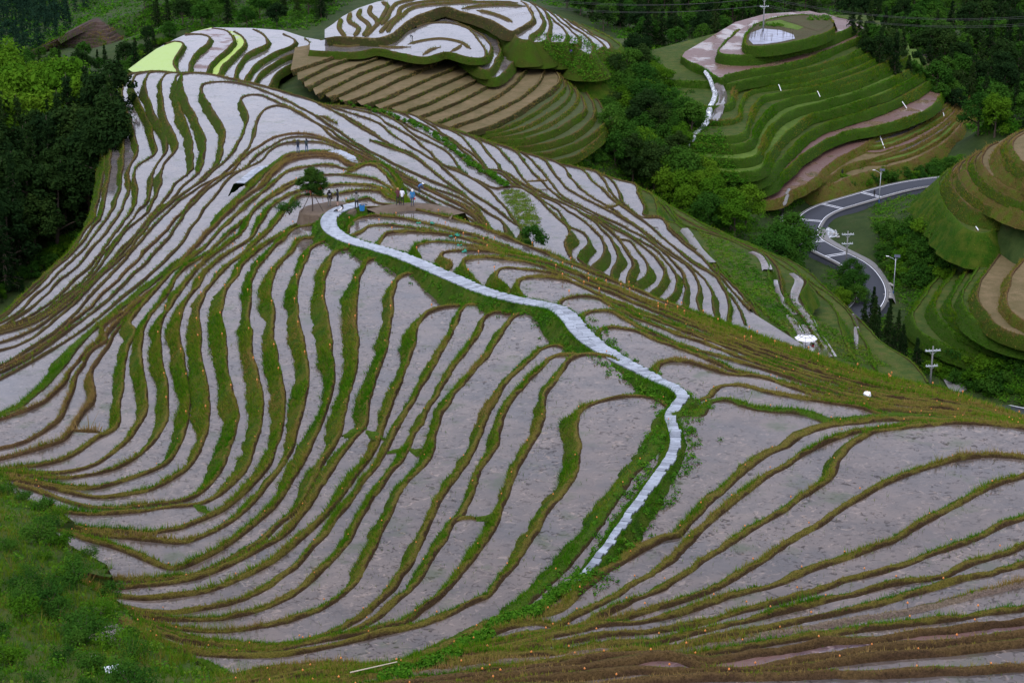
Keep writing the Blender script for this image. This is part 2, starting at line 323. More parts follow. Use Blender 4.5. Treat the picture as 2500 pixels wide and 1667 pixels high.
near(-47.2, J(300,955,400,970,480,975,600,985,700,990,800,975,880,960,930,940,1000,910,1060,880,1150,810,1230,730,1290,660,1310,600,1345,520,1355,430,1360,320,1345,230,1320,100,1300,0) + K(130,600,140,520,120,430,130,350,160,290,220,230,280,165,340,163,410,130) + K(488,142,500,100,530,70,600,58,720,65,880,95,1050,140,1200,190,1350,246,1500,302) + tail(.07), rw=.9)
near(-47.8, J(200,850,280,880,380,893,500,895,650,885,800,860,930,850,1020,820,1110,760,1180,670,1215,590,1240,480,1258,390,1250,300,1230,200,1205,100,1200,0) + K(20,588,25,480,30,380,60,300,110,240,180,170,250,110,320,100,390,70) + K(440,90,470,45,550,20,650,14,800,28,950,58,1100,102,1250,162) + tail(.04), rw=.95)
near(-48.4, J(60,755,180,790,300,830,420,865,520,870,650,860,800,845,900,825,990,770,1050,700,1090,620,1120,530,1140,440,1140,400,1115,300,1090,200,1085,100,1070,0) + D(1490,600,1500,530,1530,430,1590,350,1650,250,1800,130,1960,20) + K(330,60,400,20) + Y(1640,890,1700,880,1745,905,1900,930,2050,940) + S((1100,535),(1300,622),(1500,700),(1700,768)) + tail(.01), rw=1.0)
near(-49.2, J(20,720,120,740,250,775,370,800,480,815,600,805,720,780,820,730,900,670,960,590,990,500,1000,400,995,290,975,200,960,100,950,0) + D(1350,730,1340,600,1370,480,1430,400,1500,310,1640,190,1810,40) + Y(1150,985,1210,910,1280,860) + Y(1440,865,1520,848,1650,830,1760,836,1805,870,1900,905) + S((1080,545),(1300,650),(1500,740),(1700,800)), rw=.9)
near(-50.0, J(-60,700,130,735,250,760,380,775,480,770,600,735,720,690,810,640,860,560,895,460,910,370,905,280,885,190,870,90,865,0) + D(1200,700,1220,620,1250,520,1330,420,1400,300,1570,170) + X(1600,480,1780,370) + Y(1060,960,1150,880,1270,830,1430,802,1550,790,1680,795,1790,820,1840,855) + S((1100,580),(1300,690),(1600,800)), rw=.9)
near(-50.8, J(-60,690,170,715,300,725,430,710,540,680,640,630,720,570,770,500,800,420,805,330,795,250,775,160,770,80,785,0) + D(1080,740,1100,620,1170,520,1250,400,1390,240) + X(1560,430,1680,340) + Y(960,970,1080,870,1200,800,1300,750,1410,730,1500,725,1600,735,1700,750,1800,790,1865,840) + S((1100,600),(1300,720),(1600,830)), rw=.8)
near(-51.6, J(-60,680,90,690,190,700,330,695,450,660,550,600,620,540,670,470,700,400,705,320,690,230,680,160,685,80,710,0) + D(950,850,970,700,1020,600,1130,470,1200,340,1290,260) + Y(660,1240,800,1110,930,1000,1060,880,1180,790,1280,755,1400,740,1480,742,1600,700,1700,662,1800,720,1850,790,1900,850) + S((1100,620),(1300,750),(1600,860)), rw=.7)
near(-52.4, J(-60,690,100,675,195,665,300,640,380,600,470,530,550,490,575,450,570,400,585,300,600,200,615,100,650,10) + D(880,660,950,560,1060,430,1160,320) + Y(620,1220,760,1080,900,950,1000,860,1100,780,1180,710,1280,680,1400,665,1480,670,1560,692,1640,670,1720,650,1800,680,1880,790) + S((1000,560),(1300,790)), rw=.8)
near(-53.2, J(-60,648,0,635,100,610,200,580,300,545,340,500,370,460,400,410,450,360,455,300,445,220,480,150,540,60,590,0) + D(760,760,850,640,950,550,1120,400) + Y(560,1230,700,1080,860,920,960,840,1040,790,1100,720,1180,650,1280,620,1400,612,1500,628,1560,668,1660,690,1800,740) + S((1000,600),(1300,820)), rw=.5, st='b')
near(-53.9, J(-60,600,0,585,100,560,200,510,290,440,330,360,355,300,375,220,400,190,460,100,515,68) + D(720,740,850,610,1000,480) + X(1150,740,1290,620,1500,400,1620,250) + Y(1120,700,1200,622,1300,598,1400,597,1490,608,1560,650,1700,690) + S((1000,620),(1300,850)), rw=.35, st='b')
near(-54.5, J(-60,460,0,445,120,405,215,360,260,320,320,260,350,200,430,110,500,40) + D(700,690,900,540,1040,430) + X(1180,690,1330,530,1500,330,1640,180) + Y(1110,680,1200,610,1300,590,1400,588,1490,600,1560,645,1700,690) + S((1000,640),(1300,880)), rw=.35, st='b')
near(-55.1, J(-60,435,0,420,100,380,180,320,240,260,310,180,380,90,480,20) + X(560,1105,740,960,900,830,1050,710,1200,590,1380,420,1500,260,1650,115) + Y(1095,665,1200,600,1300,580,1400,576,1480,588,1545,640,1620,690) + S((1000,660),(1300,900)), rw=2.4, drop=2.6, st='w', bw=.5)
# --- far part of the same spur
def far(z, pts, rw=0.7, drop=1.1, st='f', bw=.22): near(z, pts, rw, drop, st, bw)
hid = S((1240,640),(1500,860))
far(-57.2, X(-60,1400,0,1380,200,1270,400,1150,600,1010,760,880,930,740,1090,590,1180,490,1240,390,1390,190,1500,70) + Y(1010,640,1080,570,1160,530,1260,519,1380,520,1480,548,1600,612,1750,700,1900,790,2050,880,2200,950,2330,1000) + hid, rw=.4)
far(-57.9, X(-60,1345,0,1330,200,1240,380,1120,560,980,720,850,850,720,960,610,1060,500,1180,330,1290,210,1440,80) + Y(900,690,1000,600,1080,545,1120,520,1180,490,1280,484,1380,500,1500,552,1630,620,1780,700,1950,790,2100,870,2250,940,2352,990) + hid, rw=.3)
far(-58.6, X(-60,1325,0,1310,180,1230,350,1110,500,980,640,850,740,760,850,650,950,550,1060,430,1200,270,1380,100) + Y(800,720,900,620,1000,545,1100,490,1200,466,1300,467,1400,490,1500,535,1650,615,1800,690,1950,770,2100,840,2352,970) + hid, rw=.3, st='b')
far(-59.3, X(-60,1300,0,1290,200,1180,350,1090,480,960,600,830,690,740,780,640,880,520,990,400,1100,280,1280,150) + Y(750,740,850,650,930,560,970,480,1000,380,1040,310,1110,287,1180,300,1280,350,1380,412,1480,490,1600,560,1750,640,1900,725,2100,830,2352,950) + hid, rw=.6)
far(-60.0, X(-60,1215,0,1200,150,1150,300,1050,420,940,560,810,660,710,740,640,840,540,920,430,1050,290,1200,180) + Y(650,760,750,670,830,590,880,500,925,400,925,330,900,270,895,240,940,217,1000,216,1060,238,1140,278,1260,330,1350,388,1450,440,1560,515,1700,600,1850,690,2050,790,2352,920) + hid, rw=.9, drop=1.3)
far(-60.8, X(-60,1165,0,1150,140,1100,280,1020,400,930,550,805,650,705,730,630,820,530,900,430,1040,280) + Y(540,850,640,750,720,680,760,600,775,520,780,430,750,370,690,280,645,200,645,165,665,145,740,134,850,140,950,165,1080,210,1180,260,1280,310,1400,380,1500,450,1620,530,1800,630,2000,730,2352,890) + S((1180,560),(1500,840)), rw=1.0, drop=1.5)
R2 = lambda *p: O(*p)
far(-61.8, X(-60,1105,0,1090,200,1030,330,960,540,800,620,740,700,660,800,560,900,450,1000,330,1093,247) + Y(520,800,600,730,650,640,660,550,650,470,610,380,560,280,520,190,510,110,520,84,600,74,700,88,850,124,1000,154,1150,195,1300,242,1450,310,1600,400,1750,490,1900,560) + O(0,240,140,295,250,335,380,420,500,520,620,610,740,700,850,770) + hid, rw=1.2, drop=1.6)
far(-63.0, X(-60,1092,0,1082,200,1020,330,945,540,785,640,700,690,650,750,580,850,480,920,400,990,310,1080,200,1130,130) + Y(570,690,580,640,570,540,555,430,520,350,490,260,475,180,480,100,520,75,700,95,1000,165,1300,250) + O(0,180,120,280,250,320,330,375,450,480,560,590,680,680,780,760,880,810,960,815) + hid, rw=1.1, drop=1.5)
far(-64.2, X(-60,1085,0,1072,200,1008,330,930,530,770,620,690,680,600,740,520,840,400,940,310,990,230,1030,130,1040,30) + Y(480,560,470,480,440,420,400,330,390,250,380,170,395,100,440,75,700,105,1000,175,1300,255) + O(0,110,140,200,250,280,340,330,450,400,560,500,680,600,800,680,900,760,965,805) + hid, rw=1.0, drop=1.5)
far(-65.4, X(-60,1080,0,1065,200,995,330,910,500,770,590,690,650,600,740,490,830,380,900,290,950,240,970,150,990,30) + Y(420,570,415,500,390,420,340,340,300,250,280,180,285,110,330,70,700,115,1000,185,1300,262) + O(0,70,120,140,260,220,380,320,470,400,580,450,700,520,800,600,880,690,940,770,970,800) + hid, rw=.9, drop=1.4)
far(-66.6, X(-60,1072,0,1058,180,985,300,905,470,760,560,680,640,580,730,460,790,370,840,300,870,250,880,150,870,30) + Y(340,590,330,480,290,360,240,260,205,190,205,120,240,80,330,66,700,125,1000,195,1300,270) + O(0,50,160,120,320,230,470,300,560,400,600,455,690,500,820,555,870,545,960,545,1100,640,1200,745,1265,800,1285,850,1250,888,1200,875) + O(1150,800,1100,900,1300,1010,1500,1120), rw=.8, drop=1.3)
far(-67.8, X(-60,1060,0,1045,160,960,280,860,420,720,520,640,600,540,690,430,760,330,800,250,830,150,830,30) + Y(230,590,215,480,180,360,140,260,130,180,150,110,210,75,330,68,700,135,1000,205,1300,278) + O(60,60,260,160,420,240,560,330,660,410,780,480,880,515,980,560,1090,620,1200,690,1270,790,1370,840,1402,900,1360,948,1300,930) + O(1250,870,1330,1000,1450,1080,1560,1140), rw=.9, drop=1.3)
far(-68.8, X(-60,1040,0,1020,140,930,260,820,380,700,480,610,560,520,640,420,700,340,740,250,770,150) + Y(140,520,120,400,95,280,85,180,100,110,180,80,330,72,700,145,1000,215,1300,286) + O(150,60,330,140,480,220,640,350,760,440,830,455,920,520,1060,590,1180,640,1300,710,1400,790,1470,860,1497,940,1482,1000,1420,1062) + O(1480,1110,1600,1170), rw=1.0, drop=1.3)
far(-69.8, X(-60,1020,0,1000,120,900,240,790,350,680,440,600,520,510,600,410,650,330) + Y(60,480,40,300,50,180,60,100,180,84,330,76,700,155,1000,225,1300,292) + O(220,70,330,110,450,190,560,265,680,350,760,430,840,440,910,500,1000,560,1120,600,1250,650,1400,740,1500,830,1560,910,1587,1000,1552,1060,1495,1095) + O(1560,1140,1700,1210), rw=1.0, drop=1.3)
LEFTB = X(-90,1012,0,985,110,890,230,780,340,670,430,590,500,500,570,400,610,330) + Y(35,470,15,300,25,180)
far(-70.7, LEFTB + Y(60,110,330,80,700,160,1000,230) + O(300,95,430,150,540,190,640,275,710,375,760,430,870,450,950,510,1050,570,1200,650,1330,700,1450,760,1580,870,1640,950,1677,1040,1652,1090,1585,1138) + O(1650,1180,1800,1250), rw=1.0, drop=1.2)
far(-71.5, LEFTB + Y(330,84,700,165,1000,235) + O(420,140,560,190,690,245,760,330,820,400,850,445,940,500,1060,560,1200,640,1400,735,1520,810,1600,880,1640,880,1720,960,1782,1060,1772,1110,1685,1182) + O(1750,1230,1900,1300), rw=1.0, drop=1.2)
far(-72.2, LEFTB + Y(330,88,700,170,1000,240) + O(500,165,640,215,800,285,870,350,930,420,990,500,1060,560,1200,650,1320,700,1450,745,1560,810,1670,868,1780,950,1850,1020,1882,1100,1852,1170,1785,1235) + O(1850,1290,2000,1370), rw=1.0, drop=1.2)
far(-72.9, LEFTB + Y(330,92,700,175,1000,245) + O(560,185,740,250,920,310,990,390,1060,460,1130,540,1250,630,1400,705,1520,770,1640,840,1800,930,1880,1000,1950,1090,1962,1170,1932,1230,1880,1272) + O(1950,1330,2100,1410), rw=1.0, drop=1.2)
far(-73.6, LEFTB + Y(330,96,700,180,1000,250) + O(600,200,800,270,970,325,1060,400,1150,500,1230,600,1400,690,1550,765,1700,835,1790,890,1930,1000,1990,1080,2022,1180,2012,1310) + O(2100,1400,2250,1480), rw=.9, drop=1.1)
far(-74.3, LEFTB + Y(330,96,700,184,1000,255) + O(700,235,900,300,1100,360,1150,420,1200,490,1320,590,1480,665,1700,800,1800,880,1940,990,2010,1030,2080,1120,2102,1200,2092,1270) + O(2150,1380,2330,1490), rw=.8, drop=1.0)
far(-75.0, LEFTB + Y(330,96,700,188,1000,260) + O(750,255,950,315,1210,390,1280,480,1380,580,1480,640,1600,720,1750,830,1900,940,2050,1050,2130,1120,2192,1220,2200,1330) + O(2250,1420,2400,1520), rw=.7, drop=1.0)
far(-75.7, LEFTB + Y(330,98,700,192,1000,264) + O(600,205,900,310,1200,390,1350,430,1420,500,1500,570,1540,615,1650,690,1800,800,1950,930,2080,1040,2200,1108,2262,1200,2292,1290,2285,1400,2320,1480), rw=.7, drop=1.0)
far(-76.4, LEFTB + Y(330,98,700,192,1000,264) + O(600,208,900,314,1200,394,1440,443,1500,510,1540,570,1600,640,1700,735,1830,850,2000,970,2120,1050,2210,1120,2300,1230,2360,1310,2400,1420), rw=.7, drop=1.0)
far(-77.2, LEFTB + Y(330,98,700,192,1000,264) + O(900,318,1200,398,1440,448,1530,480,1585,560,1612,635,1760,740,1850,740,1920,820,2000,900,2120,990,2230,1110,2330,1220,2430,1330), rw=.7, drop=1.0)
far(-78.0, LEFTB + Y(330,98,700,192,1000,264) + O(1200,402,1440,452,1600,500,1690,522,1722,590,1750,660,1765,725,1850,730,1900,790,1990,870,2150,1000,2260,1110,2400,1260,2500,1400), rw=.7, drop=1.0)
far(-78.9, LEFTB + Y(330,98,700,192,1000,264) + O(1200,406,1440,456,1650,520,1740,560,1800,592,1832,650,1845,722,1900,760,1960,775,2050,860,2180,990,2300,1130,2450,1300,2550,1450), rw=1.4, drop=2.2, st='w')
SLB = S((1400,640)) + O(1500,560,1650,535)
far(-81.5, SLB + O(1740,562,1830,610,1900,690,1960,770,2030,830,2150,960,2250,1060) + F(440,430,600,600,740,720,850,860,950,960), rw=1.0, drop=2.0, st='w')
far(-84.0, SLB + O(1760,570,1900,660,2000,780) + F(200,50,400,120,490,165,560,180,620,260,622,330,630,400,700,520,760,600,850,760,940,900), rw=1.2, drop=2.2, st='w')
far(-86.5, SLB + O(1800,590,1960,720) + F(250,60,450,130,600,200,680,300,702,400,760,540,830,600,900,700,960,800,1040,920), rw=.8, drop=1.6, st='f')
far(-88.5, SLB + O(1850,620,2000,740) + F(300,70,500,140,650,230,745,298,850,360,862,390,830,470,870,570,930,670,990,780,1080,930), rw=2.0, drop=3.5, st='w')
far(-93.5, SLB + O(1900,650) + F(320,70,600,180,800,300,900,400,1000,500,1080,600,1110,720,1160,840,1230,960), rw=2.0, drop=3.5, st='w')
far(-97.5, SLB + O(1950,690) + F(340,70,700,220,900,380,1040,480,1150,570,1200,680,1260,780,1290,880,1330,980), rw=1.5, drop=3.0, st='w')
far(-100.5, SLB + O(2000,720) + F(400,90,800,260,1000,420,1150,560,1280,690,1400,800,1520,880,1620,960,1680,1060), rw=2.5, drop=5.0, st='w')
# ---------------------------------------------------------------- the other hills (edges run with the hill on their left hand)
PLOT = []      # low ridges parting plots on one level
HILLS = []     # (level, sight lines, riser width, drop, style, closing: 'back','left','right', depth)
def hill(z, pts, rw=1.0, drop=1.6, st='l', close='back', depth=45.0, bw=.35, water=None):
    HILLS.append((z, pts, rw, drop, st, close, depth, bw, water))
def lerp_lines(a, b, n):
    """n lines between two sight lines of equal count"""
    return [[(p[0] + (q[0] - p[0]) * (k + 1) / (n + 1), p[1] + (q[1] - p[1]) * (k + 1) / (n + 1)) for p, q in zip(a, b)] for k in range(n)]

# the green round hill above the road
hill(-84.0, C(1060,160,1000,118,850,104,700,118,600,145,540,172,480,240,470,290,500,312,600,312,720,296,850,268,1000,225,1055,190), st='l', close='ring', rw=.7, drop=2.2, water='garden')
hill(-86.0, C(430,200,350,275,292,345,330,366,500,372,700,335,900,284,1050,236,1150,196,1192,165,1170,135,1080,118), st='l', rw=.8, drop=2.4, water='silt', close='px', depth=C(1000,90,700,100,520,150))
hill(-88.3, C(40,385,120,430,220,480,300,530,330,512,500,472,700,440,900,390,1100,305,1230,250,1285,212,1250,178), rw=.8, drop=2.2, water='silt', close='px', depth=C(1200,150,900,75,600,95,400,150,200,270,60,350))
hill(-89.8, C(300,540,340,572,380,562,440,545,600,512,800,475,1000,430,1200,350,1330,270,1350,228), rw=.9, drop=1.9, depth=40)
hill(-91.0, C(350,700,380,620,410,580,500,556,700,538,900,500,1100,440,1300,360,1390,300,1402,268), rw=1.0, drop=1.8)
hill(-92.3, C(400,800,430,700,470,632,540,598,700,580,900,556,1100,500,1300,422,1430,345,1450,310), rw=1.0, drop=1.8)
hill(-93.1, C(440,900,480,800,520,710,590,648,700,622,820,600,1000,568,1200,508,1400,424,1490,362), rw=1.0, drop=1.8)
hill(-94.4, C(480,960,530,860,590,770,670,700,800,652,950,622,1150,570,1350,490,1500,422,1560,382), rw=1.0, drop=1.7)
hill(-96.0, C(520,1050,580,930,650,830,730,768,850,718,1000,682,1200,622,1400,550,1570,465,1602,430), rw=1.0, drop=1.7, water='marsh')
hill(-97.7, C(550,1140,620,1030,700,930,790,850,900,778,1080,728,1250,680,1450,602,1600,522,1660,470), rw=1.0, drop=1.7, water='marsh')
hill(-99.7, C(580,1190,660,1110,760,1010,850,920,960,850,1100,800,1300,738,1500,662,1650,582,1722,520), rw=1.0, drop=1.7)
hill(-101.7, C(620,1240,700,1170,800,1080,900,1000,1010,938,1180,880,1350,848,1500,808,1680,740,1772,640,1782,560,1740,500), rw=1.0, drop=1.8, water='silt')
hill(-104.5, C(700,1330,760,1290,850,1250,960,1175,1010,1115,1100,1055,1250,980,1340,930,1500,872,1640,802,1750,740,1822,680,1850,590), rw=1.1, drop=1.5, st='b', water='silt')
hill(-105.8, C(1000,1200,1150,1110,1300,1070,1500,1000,1700,900,1850,790,1902,660), rw=.8, drop=1.2, st='b', water='dry')
for k, l in enumerate(lerp_lines(C(1400,910,1500,872,1640,802,1750,740,1822,680,1850,590), C(1450,1110,1600,1070,1800,960,1900,860,1960,760,1975,660), 5)):
    hill(-104.9 - k * .4, l, rw=.4, drop=.6, st='b', water=('stubble', 'marsh', 'silt', 'stubble', 'marsh')[k], bw=.25)
hill(-107.0, C(1050,1240,1200,1180,1350,1140,1600,1070,1800,960,1930,810,1960,660), rw=2.6, drop=3.0, st='b', water='dry')
# the brown-green hill on the right bank of the stream
RH = dict(close='right', depth=110.0, bw=.3)
hill(-85.0, C(2420,850,2330,900,2270,960,2290,1040,2360,1100,2480,1140), rw=1.7, drop=2.3, st='b', **RH)
hill(-87.2, C(2300,890,2230,930,2180,1010,2220,1100,2340,1200,2480,1250), rw=1.7, drop=2.3, st='b', **RH)
hill(-89.5, C(2160,960,2100,1000,2060,1080,2120,1180,2240,1260,2340,1300,2480,1340), rw=1.7, drop=2.3, st='b', **RH)
hill(-92.0, C(2050,1020,1990,1060,1960,1140,2020,1250,2150,1340,2340,1430,2480,1480), rw=1.7, drop=2.4, st='b', **RH)
hill(-94.5, C(1950,1080,1880,1120,1850,1200,1890,1300,2000,1400,2150,1440,2300,1430,2480,1390), rw=1.7, drop=2.4, st='m', **RH)
hill(-97.0, C(1850,1140,1800,1170,1770,1250,1800,1360,1890,1480) + F(1960,30,2060,60,2140,30,2220,-30,2338,-90,2480,-140), rw=4.0, drop=5.5, st='w', **RH)
hill(-99.0, F(2480,150,2400,190,2320,260,2260,340,2240,420,2222,500,2262,580,2338,640,2480,690), rw=1.3, drop=1.7, st='b', **RH)
hill(-100.5, F(2480,-20,2338,60,2230,150,2130,270,2050,380,2030,450,2045,520,2095,600,2200,700,2338,745,2480,780), rw=1.3, drop=1.8, st='m', **RH)
hill(-102.1, F(2480,-60,2338,20,2200,110,2090,230,1985,370,1930,480,1950,560,2050,660,2200,755,2338,792,2480,820), rw=1.4, drop=1.9, **RH)
hill(-103.8, F(2400,-40,2250,30,2100,150,1990,290,1890,430,1850,520,1880,600,1980,700,2150,780,2338,832,2480,860), rw=1.4, drop=1.9, **RH)
hill(-105.5, F(2250,-20,2100,80,1960,220,1840,360,1762,470,1740,550,1790,640,1900,730,2100,830,2338,890,2480,920), rw=1.4, drop=1.9, **RH)
hill(-107.2, F(2100,20,1960,130,1830,270,1720,410,1650,520,1600,600,1640,700,1780,790,2000,880,2338,960,2480,990), rw=1.4, drop=1.9, **RH)
hill(-109.0, F(1720,470,1620,540,1570,640,1600,740,1740,850,2000,950,2338,1030,2480,1060), rw=1.2, drop=2.5, **RH)
for z, a_, b_ in ((-86.1, C(2420,850,2330,900,2270,960,2290,1040,2360,1100,2480,1140), C(2300,890,2230,930,2180,1010,2220,1100,2340,1200,2480,1250)),
                  (-90.7, C(2160,960,2100,1000,2060,1080,2120,1180,2240,1260,2340,1300,2480,1340), C(2050,1020,1990,1060,1960,1140,2020,1250,2150,1340,2340,1430,2480,1480)),
                  (-93.2, C(2050,1020,1990,1060,1960,1140,2020,1250,2150,1340,2340,1430,2480,1480), C(1950,1080,1880,1120,1850,1200,1890,1300,2000,1400,2150,1440,2300,1430))):
    hill(z, lerp_lines(a_, b_, 1)[0], rw=.9, drop=1.3, st='m', **RH)
# the dry bowl: brown stepped slopes behind the spur
DRY = [B(-250,480,-100,430,0,395,120,352,250,330), B(-200,540,-50,470,60,420,200,375,330,332), B(-150,590,0,520,150,455,300,400,420,345,480,335), B(-80,640,60,565,220,490,380,430,520,375,600,360),
       B(0,660,150,600,320,520,480,455,620,405,720,375), B(100,690,260,630,430,550,600,475,740,420,860,370,920,360), B(230,710,400,650,560,575,720,505,860,450,980,400), B(350,730,520,670,680,600,840,530,980,470,1060,450),
       B(480,760,650,700,800,630,950,560,1060,510,1120,500), B(600,790,780,720,930,650,1070,575,1170,520,1240,440,1290,370), B(700,830,880,760,1040,690,1180,610,1290,510,1335,430,1320,360,1280,310),
       B(800,860,980,800,1140,730,1290,650,1400,560,1440,480,1400,400,1340,340), B(900,900,1050,860,1200,790,1350,700,1470,620,1545,540,1500,450,1420,400)]
for k, l in enumerate(DRY):
    cl = [(l[-1][0] - 6, l[-1][1] - 32)] + B(-220, 320) if k < 9 else B(1180,230,900,180,400,250,-220,320)
    hill(-78.6 - k * .5, l, rw=.45, drop=.8, st='d', close='px', depth=cl, water='dry')
q4 = B(1100,940,1300,935,1500,880,1640,800,1712,740,1712,680,1622,540,1572,440)
lowr = B(1000,880,1110,840,1230,780,1360,700,1470,620,1545,540,1500,450,1420,400)
qs = [(-90.6, B(900,1010,1200,1075,1450,1090,1640,1050,1760,970,1850,890,1932,765,1862,640,1802,560,1822,480,1900,400,1932,320)),
      (-89.4, B(850,960,1100,1020,1400,1030,1600,990,1780,890,1862,808,1850,740,1780,640,1732,560,1742,470,1800,400,1832,330)),
      (-88.2, B(800,920,1000,980,1300,985,1580,930,1700,862,1776,780,1780,700,1700,580,1652,480,1682,410,1732,358)),
      (-87.0, B(700,880,900,930) + q4 + B(1622,388,1682,350))]
qs += [(-86.5 + .5 * k, B(700,830,850,860) + l + B(1500,380,1520,340)) for k, l in enumerate(lerp_lines(q4, lowr, 3))]
for z, l in qs:
    hill(z, l, rw=.6, drop=1.35 if z < -86.8 else .75, st='e', depth=12, water='marsh2')
# flooded terraces of the far arm (they climb to the left)
ASIL = A(2150,262,2040,250,1900,205,1690,190,1420,186,1300,215,1180,262,1050,330,950,400,860,468)
LA = dict(close='sil', depth=[ASIL, A(900,490,1100,500)], st='f')
hill(-81.2, A(1780,620,1800,580,1850,500,1900,460,2060,380,2170,332,2192,302,2150,270), rw=.8, drop=1.2, **LA)
hill(-80.4, A(1690,580,1710,540,1760,478,1880,400,2000,348,2042,328,2080,290,2040,262), rw=.9, drop=1.3, **LA)
hill(-79.6, A(1620,570,1640,540,1660,500,1720,430,1850,350,1950,308,1972,270,1900,232), rw=.9, drop=1.3, **LA)
hill(-78.8, A(1560,560,1570,520,1590,450,1650,370,1770,308,1792,280,1740,220,1690,200), rw=.9, drop=1.3, **LA)
hill(-78.0, A(1450,540,1470,500,1490,450,1560,380,1640,290,1622,250,1570,215), rw=.9, drop=1.3, water='algae', **LA)
hill(-77.2, A(1380,520,1385,485,1402,440,1450,390,1550,302,1562,262,1500,202,1420,192), rw=.9, drop=1.3, water='purple', **LA)
hill(-76.4, A(1250,500,1265,470,1272,420,1320,350,1390,292,1392,246,1330,232,1240,235), rw=.9, drop=1.3, **LA)
hill(-75.6, A(1180,500,1185,470,1165,440,1170,390,1200,340,1222,292,1180,282,1120,300), rw=.9, drop=1.3, water='duck', **LA)
# the crowned dome behind the bowl
DB = B(600,190,600,300)
hill(-81.2, B(940,430,1040,500,1112,527,1190,478,1252,385,1242,328,1200,296,1160,270,1120,230), rw=.8, drop=1.6, st='f', close='px', depth=B(1000,150) + DB)
hill(-79.7, B(900,385,980,430,1064,474,1132,390,1152,330,1112,240,1030,170,900,110,800,94,720,98), rw=.7, drop=1.6, st='f', close='px', depth=DB)
hill(-78.6, B(880,360,960,400,1022,404,1086,350,1072,280,982,210,892,165,780,120,720,122), rw=.6, drop=1.2, st='f', close='px', depth=DB)
hill(-77.7, B(-120,345,0,352,200,352,330,330,500,362,650,385,800,352,960,392,1030,392,1052,350,1002,262,922,190,800,155,700,158,600,188), rw=.6, drop=1.2, st='f', close='px', depth=B(480,235,300,258,0,264,-120,290), water='stubble')
for z, l in ((-77.7, B(0,300,120,318,260,305,420,322,560,318)), (-77.7, B(540,300,640,275,760,262,880,282,960,330)), (-77.7, B(640,372,700,335,760,318)), (-77.7, B(820,352,880,322,900,300))): PLOT.append((z, l))
DSIL = B(1960,318,1900,262,1750,192,1600,122,1500,72,1400,32,1280,2,1000,-14,450,-8,330,14,200,58,100,112,40,160,-20,200)
FR = B(-20,262,60,252,230,256,330,262,420,235,480,190,560,130,660,85,740,58,800,52,900,78,1050,120,1150,165,1240,215)
DS2 = B(1280,0,1000,-14,450,-8,330,14,200,58,100,112,40,160,-20,200)
for z, l in ((-76.2, B(1262,250,1275,195,1330,165,1372,130,1362,92,1340,50,1300,10)), (-77.0, B(1300,268,1345,275,1360,240,1420,190,1440,150,1425,100,1390,45,1350,18)), (-77.8, B(1400,290,1465,272,1470,235,1485,180,1478,130,1440,64,1390,32)),
             (-78.6, B(1500,285,1560,290,1620,285,1600,240,1560,180,1480,110,1420,52)), (-79.4, B(1600,295,1672,302,1680,270,1640,215,1560,150,1500,92,1440,58)), (-80.2, B(1680,330,1755,372,1775,330,1770,290,1720,240,1620,170,1540,102)),
             (-81.0, B(1800,345,1830,330,1850,310,1800,260,1700,200,1600,132)), (-81.8, B(1870,335,1905,318,1880,290,1780,230,1640,150))):
    hill(z, FR + l, rw=1.4 if z == -76.2 else 4.0, drop=1.8 if z == -76.2 else 5.0, st='d' if z == -76.2 else 'f', close='px', depth=DS2, water='stubble')
hill(-82.6, FR + B(1300,300,1400,335,1500,345,1600,350,1700,400,1770,425,1850,380,1930,345,1965,318,1900,262,1700,165), rw=5.0, drop=6.8, st='w', close='px', depth=DS2)
TOPB = [B(90,128,78,190,118,250),B(150,92,148,150,206,190,180,246),B(222,66,208,108,276,170,262,212,236,244),B(292,40,282,88,332,140,332,172),B(362,16,400,40,380,90,345,150,300,200,250,250),
        B(600,-2,480,20,430,60,400,120,360,170),B(1000,10,760,8,600,24,500,52,470,110,400,170,350,225),B(1280,22,1000,20,800,28,650,40,560,62,500,110,440,160,400,220),B(1330,45,1150,38,980,50,900,62),B(1000,72,1120,100,1240,150)]
for k, l in enumerate(lerp_lines(A(40,420,150,380,300,330,480,330,640,330,780,370,880,300), A(420,250,470,225,520,195,580,160,640,130,660,128,680,135), 8)):
    hill(-104.5 + k * .6, l, rw=.8, drop=1.0, st='k', close='px', depth=A(690,150,660,122,600,138,520,178,450,218,400,262,200,350), water='plough')
